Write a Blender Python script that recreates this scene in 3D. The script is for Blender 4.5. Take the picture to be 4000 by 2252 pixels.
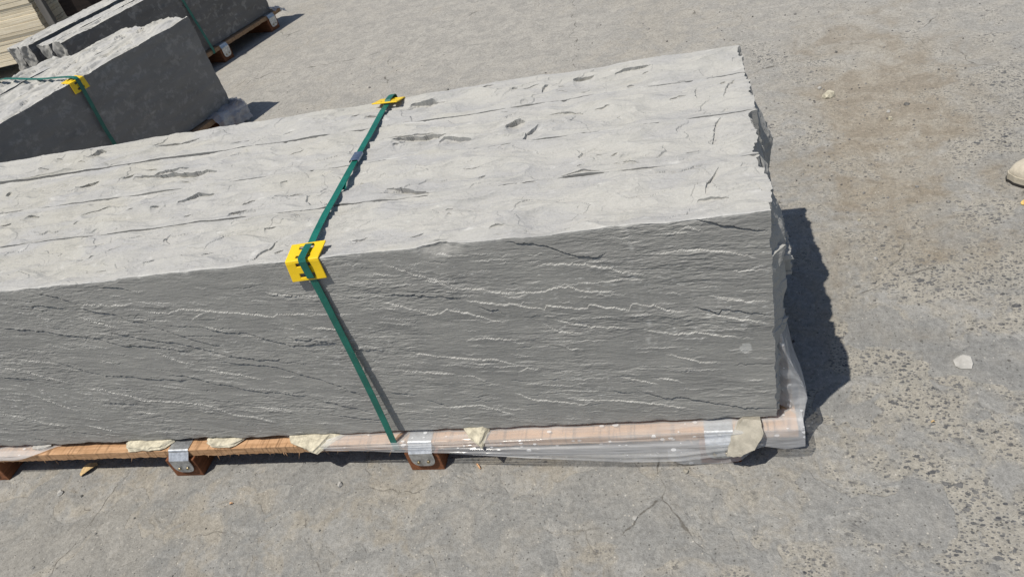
import bpy, bmesh, math, random
import numpy as np
from mathutils import Vector, Matrix

# ------------------------------------------------------------------ camera, sky, sun, exposure
for _o in list(bpy.data.objects):
    bpy.data.objects.remove(_o)
scene = bpy.context.scene
COL = scene.collection
scene.render.resolution_x, scene.render.resolution_y = 1024, 576
cam_d = bpy.data.cameras.new('camera')
cam_d.sensor_width = 36.0
cam_d.lens = 36.0 * 2967.25 / 4000.0
cam_d.clip_start, cam_d.clip_end = 0.05, 500.0
cam = bpy.data.objects.new('camera', cam_d)
COL.objects.link(cam)
_M = np.array([[0.96297945, -0.08374764, -0.25623605],
               [0.14566994, -0.63813411, 0.75601927],
               [-0.22682779, -0.76535691, -0.60231052]])
cam.matrix_world = Matrix(((_M[0, 0], -_M[0, 1], -_M[0, 2], -0.10253),
                           (_M[1, 0], -_M[1, 1], -_M[1, 2], -1.06950),
                           (_M[2, 0], -_M[2, 1], -_M[2, 2], 1.34035),
                           (0, 0, 0, 1)))
scene.camera = cam
scene.cycles.use_denoising = True
scene.cycles.max_bounces = 6
scene.cycles.transparent_max_bounces = 12

SUN = Vector((-0.29, -0.315, 1.0)).normalized()
world = bpy.data.worlds.new('World')
scene.world = world
world.use_nodes = True
wn = world.node_tree
for n in list(wn.nodes):
    wn.nodes.remove(n)
w_out = wn.nodes.new('ShaderNodeOutputWorld')
w_bg = wn.nodes.new('ShaderNodeBackground')
w_sky = wn.nodes.new('ShaderNodeTexSky')
w_sky.sky_type = 'NISHITA'
w_sky.sun_disc = False
w_sky.sun_elevation = math.asin(SUN.z)
w_sky.sun_rotation = math.atan2(SUN.x, SUN.y)
w_bg.inputs['Strength'].default_value = 0.085
wn.links.new(w_sky.outputs[0], w_bg.inputs[0])
wn.links.new(w_bg.outputs[0], w_out.inputs[0])

sun_d = bpy.data.lights.new('sun', 'SUN')
sun_d.energy = 4.6
sun_d.angle = math.radians(0.53)
sun_d.color = (1.0, 0.945, 0.855)
sun = bpy.data.objects.new('sun', sun_d)
COL.objects.link(sun)
sun.rotation_euler = SUN.to_track_quat('Z', 'Y').to_euler()
sun.location = SUN * 20

vs = scene.view_settings
vs.view_transform = 'Standard'
vs.look = 'None'
vs.gamma = 1.0
vs.use_curve_mapping = False
vs.exposure = 0.0

# ------------------------------------------------------------------ traced relief of the near stone (metres on its own faces)
LEDGE_UP=[[(-0.694,0.471),(-0.678,0.463),(-0.632,0.437),(-0.604,0.424),(-0.576,0.401),(-0.527,0.394),(-0.499,0.382),(-0.454,0.376),(-0.409,0.373),(-0.386,0.382),(-0.359,0.381),(-0.335,0.367),(-0.28,0.361)],[(-0.565,0.372),(-0.523,0.36),(-0.482,0.35),(-0.477,0.355),(-0.443,0.34),(-0.414,0.331),(-0.409,0.341),(-0.371,0.332),(-0.333,0.324),(-0.329,0.335),(-0.258,0.313),(-0.25,0.327),(-0.211,0.318),(-0.189,0.306),(-0.156,0.296)],[(-0.726,0.381),(-0.685,0.365),(-0.639,0.341),(-0.622,0.342),(-0.606,0.352),(-0.579,0.343),(-0.556,0.335),(-0.528,0.316),(-0.495,0.306)],[(-0.398,0.303),(-0.37,0.29),(-0.32,0.275),(-0.29,0.274),(-0.264,0.265)],[(-0.235,0.26),(-0.181,0.243),(-0.137,0.245),(-0.095,0.231),(-0.061,0.226)],[(-0.408,0.434),(-0.372,0.435),(-0.327,0.428),(-0.278,0.415),(-0.265,0.406),(-0.219,0.392)],[(-0.111,0.332),(-0.084,0.323),(-0.043,0.312),(-0.006,0.309)],[(-0.128,0.292),(-0.072,0.276),(-0.007,0.254)],[(-0.718,0.244),(-0.661,0.227),(-0.588,0.214),(-0.542,0.21),(-0.5,0.188)],[(-0.587,0.268),(-0.547,0.271),(-0.519,0.264),(-0.481,0.258)],[(-0.522,0.107),(-0.489,0.085),(-0.436,0.074),(-0.384,0.063),(-0.37,0.067)],[(-0.402,0.079),(-0.304,0.068),(-0.24,0.056),(-0.193,0.043),(-0.172,0.035)],[(-0.682,0.073),(-0.648,0.075),(-0.604,0.075),(-0.538,0.038)],[(-0.197,0.435),(-0.154,0.439),(-0.117,0.436),(-0.065,0.423),(-0.029,0.408)],[(-0.294,0.385),(-0.259,0.387),(-0.22,0.381)],[(-0.156,0.474),(-0.139,0.489),(-0.114,0.474)],[(-0.095,0.326),(-0.057,0.315)],[(-0.201,0.192),(-0.166,0.18),(-0.137,0.165),(-0.104,0.162)],[(-0.297,0.138),(-0.249,0.12),(-0.225,0.109)],[(-0.232,0.128),(-0.201,0.124),(-0.178,0.113)],[(-0.632,0.427),(-0.589,0.42),(-0.566,0.4)],[(-0.501,0.17),(-0.482,0.178),(-0.457,0.173)],[(-0.751,0.19),(-0.688,0.183),(-0.638,0.174)],[(-0.622,0.168),(-0.601,0.166),(-0.578,0.15)],[(-0.395,0.237),(-0.382,0.223),(-0.36,0.223)],[(-0.492,0.373),(-0.462,0.367),(-0.44,0.371)],[(-0.425,0.295),(-0.398,0.272),(-0.356,0.265)],[(-0.067,0.382),(-0.033,0.383),(-0.004,0.38)],[(-0.6,0.487),(-0.566,0.476),(-0.551,0.475)],[(-1.413,0.436),(-1.398,0.446),(-1.349,0.438),(-1.295,0.433)],[(-1.26,0.41),(-1.212,0.403),(-1.178,0.41),(-1.121,0.402),(-1.097,0.393),(-1.047,0.386),(-0.975,0.367),(-0.965,0.374),(-0.899,0.369)],[(-1.167,0.377),(-1.155,0.387),(-1.124,0.396)],[(-1.534,0.2),(-1.511,0.182),(-1.455,0.163),(-1.431,0.145),(-1.337,0.134),(-1.264,0.118),(-1.235,0.095),(-1.214,0.081),(-1.159,0.07),(-1.114,0.046)],[(-1.686,0.303),(-1.636,0.294),(-1.588,0.282)],[(-1.753,0.286),(-1.699,0.269),(-1.651,0.245),(-1.605,0.223)],[(-1.738,0.188),(-1.697,0.163),(-1.664,0.134),(-1.639,0.124)],[(-1.882,0.125),(-1.821,0.11),(-1.77,0.084),(-1.71,0.069)],[(-0.963,0.43),(-0.911,0.418),(-0.854,0.41)],[(-1.151,0.361),(-1.12,0.349),(-1.106,0.341)],[(-1.307,0.294),(-1.263,0.263),(-1.231,0.25)],[(-1.204,0.229),(-1.137,0.209),(-1.088,0.191)],[(-1.443,0.416),(-1.402,0.394),(-1.354,0.372)],[(-1.541,0.425),(-1.514,0.412),(-1.503,0.399)],[(-1.562,0.197),(-1.524,0.189)],[(-1.149,0.106),(-1.094,0.097),(-1.061,0.084)],[(-1.657,0.071),(-1.606,0.051),(-1.573,0.032)],[(-1.479,0.111),(-1.423,0.097)],[(-0.914,0.334),(-0.866,0.325),(-0.821,0.312)],[(-1.701,0.207),(-1.681,0.192)]]
LEDGE_DOWN=[[(-0.141,0.306),(-0.124,0.301),(-0.097,0.288),(-0.092,0.298),(-0.058,0.29),(-0.006,0.275)],[(-0.268,0.096),(-0.216,0.069),(-0.182,0.069),(-0.115,0.045),(-0.054,0.029),(0.001,0.024)],[(-0.45,0.493),(-0.387,0.478),(-0.335,0.448),(-0.3,0.441),(-0.282,0.446)],[(-0.125,0.503),(-0.088,0.485),(-0.048,0.471),(-0.008,0.461)],[(-0.726,0.096),(-0.693,0.084),(-0.674,0.062)],[(-0.721,0.397),(-0.688,0.396),(-0.594,0.382),(-0.57,0.377)],[(-0.539,0.35),(-0.504,0.338),(-0.494,0.325)],[(-0.322,0.098),(-0.294,0.091)],[(-0.806,0.127),(-0.746,0.116)],[(-1.496,0.485),(-1.46,0.475),(-1.425,0.453),(-1.414,0.434),(-1.367,0.417),(-1.343,0.412),(-1.319,0.39),(-1.286,0.38)],[(-1.661,0.401),(-1.597,0.39),(-1.543,0.378),(-1.491,0.36),(-1.437,0.348),(-1.372,0.319),(-1.33,0.315),(-1.265,0.3),(-1.211,0.286)],[(-1.381,0.361),(-1.333,0.343),(-1.291,0.328),(-1.249,0.321),(-1.199,0.301),(-1.149,0.274),(-1.109,0.263),(-1.07,0.251),(-1.021,0.247)],[(-1.277,0.371),(-1.235,0.351),(-1.196,0.326),(-1.168,0.31),(-1.136,0.298)],[(-1.627,0.317),(-1.578,0.284),(-1.532,0.253),(-1.486,0.232),(-1.422,0.227),(-1.373,0.213),(-1.281,0.203)],[(-1.314,0.223),(-1.259,0.214),(-1.211,0.186),(-1.188,0.184),(-1.125,0.155),(-1.064,0.145),(-1.011,0.129)],[(-1.153,0.357),(-1.112,0.337),(-1.061,0.33),(-1.024,0.31),(-1.001,0.297),(-0.971,0.285),(-0.867,0.282)],[(-1.161,0.252),(-1.093,0.237),(-1.041,0.228),(-0.991,0.198),(-0.946,0.176),(-0.902,0.148),(-0.871,0.117)],[(-0.995,0.121),(-0.94,0.099),(-0.868,0.067)],[(-1.56,0.454),(-1.501,0.452),(-1.456,0.436)],[(-0.84,0.263),(-0.802,0.255),(-0.773,0.251)],[(-1.331,0.482),(-1.297,0.482),(-1.266,0.467)],[(-0.977,0.31),(-0.913,0.295),(-0.869,0.285)],[(-1.554,0.143),(-1.502,0.142),(-1.457,0.131)],[(-0.955,0.062),(-0.904,0.049),(-0.859,0.041)],[(-1.782,0.25),(-1.73,0.246),(-1.683,0.232)]]
CHIPS_TOP=[(-0.748,0.617,0.044,0.03,-0.11),(-0.761,0.457,0.058,0.009,-0.07),(-0.724,0.417,0.056,0.05,-0.03),(-0.629,0.393,0.039,0.02,-0.36),(-0.499,0.426,0.019,0.033,0.33),(-0.459,0.386,0.024,0.016,1.04),(-0.243,0.625,0.037,0.014,0.21),(-0.358,0.628,0.022,0.021,0.06),(-0.105,0.227,0.026,0.011,0.01),(-0.091,0.055,0.023,0.009,-0.23),(-0.244,0.207,0.022,0.005,-0.28),(-0.436,0.181,0.038,0.005,-0.08),(-0.334,0.189,0.034,0.01,0.04),(-0.691,0.203,0.052,0.024,-0.39),(-0.452,0.606,0.013,0.014,1.11),(-0.135,0.534,0.018,0.005,0.11),(-0.557,0.555,0.013,0.007,0.0),(-0.562,0.271,0.021,0.006,-0.11),(-0.54,0.237,0.007,0.008,0.24),(-0.338,0.236,0.005,0.004,0.08),(-0.271,0.253,0.008,0.011,0.74),(-0.348,0.55,0.01,0.007,-0.12),(-0.629,0.037,0.012,0.007,0.18),(-0.757,0.059,0.016,0.006,0.09),(-0.69,0.628,0.009,0.008,-0.07),(-0.337,0.021,0.016,0.004,0.49),(-0.805,0.276,0.019,0.006,-0.13),(-0.891,0.586,0.015,0.01,-0.18),(-0.94,0.606,0.009,0.012,0.04),(-0.267,0.404,0.004,0.005,0.67),(-0.383,0.457,0.034,0.008,-0.24),(-1.757,0.623,0.024,0.036,-0.03),(-1.656,0.441,0.03,0.027,0.11),(-1.537,0.453,0.015,0.015,0.22),(-1.408,0.451,0.045,0.015,0.01),(-1.38,0.422,0.113,0.025,-0.1),(-1.253,0.297,0.04,0.016,0.23),(-1.73,0.305,0.019,0.014,-0.11),(-1.095,0.206,0.019,0.017,0.07),(-1.236,0.227,0.011,0.009,-0.07),(-1.094,0.058,0.01,0.005,0.45),(-0.958,0.04,0.033,0.007,1.01),(-1.777,0.59,0.019,0.009,-0.2),(-1.26,0.578,0.027,0.012,-0.1),(-1.48,0.62,0.057,0.017,0.02),(-1.801,0.286,0.016,0.014,0.1),(-1.349,0.042,0.012,0.004,0.05),(-1.228,0.047,0.013,0.009,0.19),(-1.418,0.088,0.019,0.011,0.03),(-1.419,0.278,0.008,0.006,-0.09),(-0.975,0.252,0.023,0.005,0.2),(-1.562,0.251,0.005,0.004,0.82),(-1.945,0.461,0.007,0.016,0.91),(-1.613,0.582,0.016,0.009,-0.14),(-1.914,0.588,0.013,0.007,-0.09),(-1.53,0.294,0.034,0.007,0.41),(-1.094,0.254,0.013,0.012,0.23),(-1.238,0.13,0.004,0.003,0.4),(-0.922,0.039,0.008,0.007,0.4)]


# ------------------------------------------------------------------ numpy noise
def _hash(ix, iy, seed):
    h = (ix.astype(np.int64) * 374761393 + iy.astype(np.int64) * 668265263 + seed * 1442695041) & 0xFFFFFFFF
    h = ((h ^ (h >> 13)) * 1274126177) & 0xFFFFFFFF
    h = h ^ (h >> 16)
    return h

def _rnd(ix, iy, seed):
    return (_hash(ix, iy, seed) & 0xFFFFFF) / float(0x1000000)

def perlin(x, y, seed=0):
    x, y = np.broadcast_arrays(np.asarray(x, float), np.asarray(y, float))
    x0 = np.floor(x); y0 = np.floor(y)
    fx = x - x0; fy = y - y0
    ix = x0.astype(np.int64); iy = y0.astype(np.int64)
    u = fx * fx * fx * (fx * (fx * 6 - 15) + 10); v = fy * fy * fy * (fy * (fy * 6 - 15) + 10)
    def g(dx, dy):
        a = _rnd(ix + dx, iy + dy, seed) * 2 * np.pi
        return np.cos(a) * (fx - dx) + np.sin(a) * (fy - dy)
    a = g(0, 0); b = g(1, 0); c = g(0, 1); d = g(1, 1)
    return ((a + (b - a) * u) + ((c + (d - c) * u) - (a + (b - a) * u)) * v) * 1.5

def fbm(x, y, seed=0, octv=4, gain=.5, lac=2.03):
    s = 0; a = 1.0
    for o in range(octv):
        s = s + a * perlin(x, y, seed + 17 * o)
        x = x * lac + 3.1; y = y * lac + 1.7; a *= gain
    return s

def facets(x, y, seed, slope=.12, off=.10):
    """piecewise planar flakes: nearest jittered seed, each with its own tilt"""
    ix = np.floor(x).astype(np.int64); iy = np.floor(y).astype(np.int64)
    best = np.full(np.shape(x), 9e9); h = np.zeros(np.shape(x))
    for dx in (-1, 0, 1):
        for dy in (-1, 0, 1):
            cx = ix + dx; cy = iy + dy
            px = cx + _rnd(cx, cy, seed); py = cy + _rnd(cx, cy, seed + 1)
            d = (x - px) ** 2 + (y - py) ** 2
            hh = ((_rnd(cx, cy, seed + 2) - .5) * 2 * (x - px) + (_rnd(cx, cy, seed + 3) - .5) * 2 * (y - py)) * slope + (_rnd(cx, cy, seed + 4) - .5) * off
            m = d < best
            best = np.where(m, d, best); h = np.where(m, hh, h)
    return h

def terrace(n, steps, sharp=.12):
    t = n * steps; f = np.floor(t); r = t - f
    return (f + np.clip((r - .5) / sharp + .5, 0, 1)) / steps

# ------------------------------------------------------------------ object helpers
def link(o, parent=None):
    COL.objects.link(o)
    if parent is not None:
        o.parent = parent
    return o

def tag(o, label=None, cat=None, group=None, kind=None):
    if label: o['label'] = label
    if cat: o['category'] = cat
    if group: o['group'] = group
    if kind: o['kind'] = kind
    return o

def empty(name, loc=(0, 0, 0), rz=0):
    o = bpy.data.objects.new(name, None)
    o.empty_display_size = .1
    o.location = loc; o.rotation_euler = (0, 0, rz)
    return link(o)

def mesh_np(name, V, Q, mat, parent=None, smooth=True, attrs=None):
    """V (n,3) float, Q (m,4) int -> object"""
    me = bpy.data.meshes.new(name)
    V = np.ascontiguousarray(V, dtype=np.float32); Q = np.ascontiguousarray(Q, dtype=np.int32)
    k = Q.shape[1]
    me.vertices.add(len(V)); me.vertices.foreach_set('co', V.ravel())
    me.loops.add(Q.size); me.loops.foreach_set('vertex_index', Q.ravel())
    me.polygons.add(len(Q))
    me.polygons.foreach_set('loop_start', np.arange(0, Q.size, k, dtype=np.int32))
    me.update(calc_edges=True)
    me.polygons.foreach_set('use_smooth', np.full(len(Q), smooth, dtype=bool))
    for an, av in (attrs or {}).items():
        a = me.attributes.new(an, 'FLOAT', 'POINT'); a.data.foreach_set('value', np.ascontiguousarray(av, dtype=np.float32))
    me.materials.append(mat)
    me.validate()
    return link(bpy.data.objects.new(name, me), parent)

def bm_obj(name, bm, mat, parent=None, smooth=False):
    me = bpy.data.meshes.new(name)
    bmesh.ops.recalc_face_normals(bm, faces=bm.faces)
    for f in bm.faces: f.smooth = smooth
    bm.to_mesh(me); bm.free(); me.materials.append(mat)
    return link(bpy.data.objects.new(name, me), parent)

def add_box(bm, lo, hi, bev=0.0, M=None):
    r = bmesh.ops.create_cube(bm, size=1.0)
    c = [(a + b) / 2 for a, b in zip(lo, hi)]; s = [b - a for a, b in zip(lo, hi)]
    for v in r['verts']:
        v.co = Vector((v.co.x * s[0] + c[0], v.co.y * s[1] + c[1], v.co.z * s[2] + c[2]))
    if bev:
        es = list({e for v in r['verts'] for e in v.link_edges})
        rr = bmesh.ops.bevel(bm, geom=es, offset=bev, segments=2, affect='EDGES', profile=.5)
        vs_ = rr['verts']
    else:
        vs_ = r['verts']
    if M is not None:
        for v in set(vs_): v.co = M @ v.co

def box_obj(name, lo, hi, mat, parent=None, bev=.002):
    bm = bmesh.new(); add_box(bm, lo, hi, bev); return bm_obj(name, bm, mat, parent)

# ------------------------------------------------------------------ materials
def mat_new(name):
    m = bpy.data.materials.new(name); m.use_nodes = True
    nt = m.node_tree
    b = nt.nodes['Principled BSDF']
    return m, nt, b

class NB:
    """tiny node builder"""
    def __init__(s, nt, dim='3D'): s.nt = nt; s.dim = dim
    def n(s, t, **k):
        x = s.nt.nodes.new(t)
        for a, b in k.items(): setattr(x, a, b)
        return x
    def l(s, a, b): s.nt.links.new(a, b)
    def put(s, sock, v):
        if hasattr(v, 'is_output') or isinstance(v, bpy.types.NodeSocket): s.l(v, sock)
        elif isinstance(v, (tuple, list)) and len(v) == 3 and sock.type == 'RGBA': sock.default_value = (*v, 1)
        else: sock.default_value = v
    def coord(s, kind='Object'):
        return s.n('ShaderNodeTexCoord').outputs[kind]
    def mapping(s, v, scale=(1, 1, 1), loc=(0, 0, 0), rot=(0, 0, 0)):
        m = s.n('ShaderNodeMapping'); s.l(v, m.inputs[0])
        m.inputs['Scale'].default_value = scale; m.inputs['Location'].default_value = loc; m.inputs['Rotation'].default_value = rot
        return m.outputs[0]
    def noise(s, v, scale, detail=4, rough=.55, dist=0.0, out=0):
        t = s.n('ShaderNodeTexNoise', noise_dimensions=s.dim); s.l(v, t.inputs['Vector'])
        t.inputs['Scale'].default_value = scale; t.inputs['Detail'].default_value = detail
        t.inputs['Roughness'].default_value = rough; t.inputs['Distortion'].default_value = dist
        return t.outputs[out]
    def voro(s, v, scale, feature='F1', out='Distance', rnd=1.0):
        t = s.n('ShaderNodeTexVoronoi', feature=feature, voronoi_dimensions=s.dim); s.l(v, t.inputs['Vector'])
        t.inputs['Scale'].default_value = scale; t.inputs['Randomness'].default_value = rnd
        return t.outputs[out], t
    def math(s, op, a, b=0.0, c=0.0, clamp=False):
        m = s.n('ShaderNodeMath', operation=op, use_clamp=clamp)
        s.put(m.inputs[0], a); s.put(m.inputs[1], b)
        if len(m.inputs) > 2: s.put(m.inputs[2], c)
        return m.outputs[0]
    def ramp(s, v, lo, hi, a=0.0, b=1.0, smooth=True):
        m = s.n('ShaderNodeMapRange', interpolation_type='SMOOTHSTEP' if smooth else 'LINEAR')
        s.put(m.inputs['Value'], v); m.inputs['From Min'].default_value = lo; m.inputs['From Max'].default_value = hi
        m.inputs['To Min'].default_value = a; m.inputs['To Max'].default_value = b
        return m.outputs[0]
    def mix(s, f, a, b, mode='MIX'):
        m = s.n('ShaderNodeMix', data_type='RGBA', blend_type=mode)
        s.put(m.inputs[0], f); s.put(m.inputs[6], a); s.put(m.inputs[7], b)
        return m.outputs[2]
    def bump(s, h, strength, dist, normal=None):
        b = s.n('ShaderNodeBump'); s.put(b.inputs['Height'], h)
        b.inputs['Strength'].default_value = strength; b.inputs['Distance'].default_value = dist
        if normal is not None: s.l(normal, b.inputs['Normal'])
        return b.outputs[0]
    def attr(s, name):
        a = s.n('ShaderNodeAttribute', attribute_name=name); return a.outputs['Fac']
    def sep(s, v):
        x = s.n('ShaderNodeSeparateXYZ'); s.l(v, x.inputs[0]); return x.outputs

def stone_material(name, top, side, seed=0.0, dark=1.0, mottle=0.0):
    m, nt, b = mat_new(name); k = NB(nt)
    P = k.mapping(k.coord(), loc=(seed, seed * .7, 0))
    A = k.mapping(P, scale=(1, 2.4, 2.4))
    istop = k.attr('top'); wear_lit = k.attr('wear_lit')
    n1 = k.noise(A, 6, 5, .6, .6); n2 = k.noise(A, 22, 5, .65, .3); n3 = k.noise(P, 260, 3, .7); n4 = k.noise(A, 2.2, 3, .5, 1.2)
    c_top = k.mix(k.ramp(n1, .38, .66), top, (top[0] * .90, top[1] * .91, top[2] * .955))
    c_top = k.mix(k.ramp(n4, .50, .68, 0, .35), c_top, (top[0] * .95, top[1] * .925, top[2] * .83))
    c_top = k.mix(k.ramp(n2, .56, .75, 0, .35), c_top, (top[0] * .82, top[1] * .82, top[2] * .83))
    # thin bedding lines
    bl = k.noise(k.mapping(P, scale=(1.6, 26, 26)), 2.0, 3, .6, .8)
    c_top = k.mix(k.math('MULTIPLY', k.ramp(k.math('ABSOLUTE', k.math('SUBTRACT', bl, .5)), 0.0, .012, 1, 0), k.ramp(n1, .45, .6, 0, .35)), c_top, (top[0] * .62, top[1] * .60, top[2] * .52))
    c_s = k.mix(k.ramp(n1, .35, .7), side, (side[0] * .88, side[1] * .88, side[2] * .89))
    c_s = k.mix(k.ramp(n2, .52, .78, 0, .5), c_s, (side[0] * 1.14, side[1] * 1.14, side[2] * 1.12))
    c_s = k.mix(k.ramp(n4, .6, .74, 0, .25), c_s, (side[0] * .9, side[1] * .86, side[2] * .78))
    if mottle:
        sd_ = k.noise(k.mapping(P, scale=(1, 3, 3), rot=(0, .12, 0)), 4, 5, .65, .6)
        c_s = k.mix(k.ramp(sd_, .50, .70, 0, .55), c_s, tuple(v * .68 for v in side))
        mo = k.noise(P, 26, 4, .7, .4)
        c_s = k.mix(k.ramp(mo, .52, .64, 0, mottle), c_s, tuple(v * 1.9 for v in side))
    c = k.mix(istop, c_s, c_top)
    c = k.mix(wear_lit, c, (.58 * dark, .575 * dark, .55 * dark))
    g = k.ramp(n3, .3, .7, .93, 1.06, False)
    cc = k.n('ShaderNodeVectorMath', operation='SCALE'); k.l(c, cc.inputs[0]); k.l(g, cc.inputs['Scale'])
    k.l(cc.outputs[0], b.inputs['Base Color'])
    b.inputs['Roughness'].default_value = .88
    b.inputs['Specular IOR Level'].default_value = .25
    fine = k.noise(k.mapping(P, scale=(.35, 1.3, 1.3)), 230, 4, .72)
    gr = k.noise(P, 520, 2, .6)
    h = k.math('ADD', k.math('MULTIPLY', fine, 1.0), k.math('MULTIPLY', gr, .35))
    k.l(k.bump(h, .42, .0016), b.inputs['Normal'])
    return m

def simple_mat(name, col, rough=.6, var=.12, scale=40, bump=0.0, bscale=200, spec=.4, metal=0.0, stretch=(1, 1, 1), dark=None):
    m, nt, b = mat_new(name); k = NB(nt)
    P = k.mapping(k.coord(), scale=stretch)
    n = k.noise(P, scale, 5, .6, .3)
    d = dark if dark else tuple(c * (1 - 2.2 * var) for c in col)
    c = k.mix(k.ramp(n, .3, .7), d, tuple(min(1, x * (1 + var)) for x in col))
    k.l(c, b.inputs['Base Color'])
    b.inputs['Roughness'].default_value = rough; b.inputs['Metallic'].default_value = metal
    b.inputs['Specular IOR Level'].default_value = spec
    if bump: k.l(k.bump(k.noise(P, bscale, 4, .65), bump, .002), b.inputs['Normal'])
    return m

def wood_material(name, light, dark, grain=(1, 14, 14), saw=0.0, rough=.75):
    m, nt, b = mat_new(name); k = NB(nt)
    P = k.coord()
    oi = k.n('ShaderNodeObjectInfo').outputs['Random']
    off = k.n('ShaderNodeVectorMath', operation='ADD'); k.l(P, off.inputs[0])
    cmb = k.n('ShaderNodeCombineXYZ'); k.l(k.math('MULTIPLY', oi, 37.0), cmb.inputs[0]); k.l(k.math('MULTIPLY', oi, 11.0), cmb.inputs[2]); k.l(cmb.outputs[0], off.inputs[1])
    G = k.mapping(off.outputs[0], scale=grain)
    n = k.noise(G, 6, 6, .65, .6); n2 = k.noise(off.outputs[0], 9, 4, .6)
    c = k.mix(k.ramp(n, .3, .72), dark, light)
    c = k.mix(k.ramp(n2, .5, .75, 0, .45), c, tuple(x * .72 for x in light))
    h = n
    if saw:
        w = k.noise(k.mapping(off.outputs[0], scale=(17, 1.0, 2), rot=(0, 0, .12)), 8, 3, .7)
        c = k.mix(k.ramp(w, .50, .66, 0, saw), c, tuple(x * .45 for x in dark)); h = k.math('ADD', n, w)
    v = k.math('ADD', .86, k.math('MULTIPLY', oi, .26))
    cc = k.n('ShaderNodeVectorMath', operation='SCALE'); k.l(c, cc.inputs[0]); k.l(v, cc.inputs['Scale'])
    k.l(cc.outputs[0], b.inputs['Base Color'])
    b.inputs['Roughness'].default_value = rough; b.inputs['Specular IOR Level'].default_value = .25
    k.l(k.bump(h, .5, .002), b.inputs['Normal'])
    return m

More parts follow.
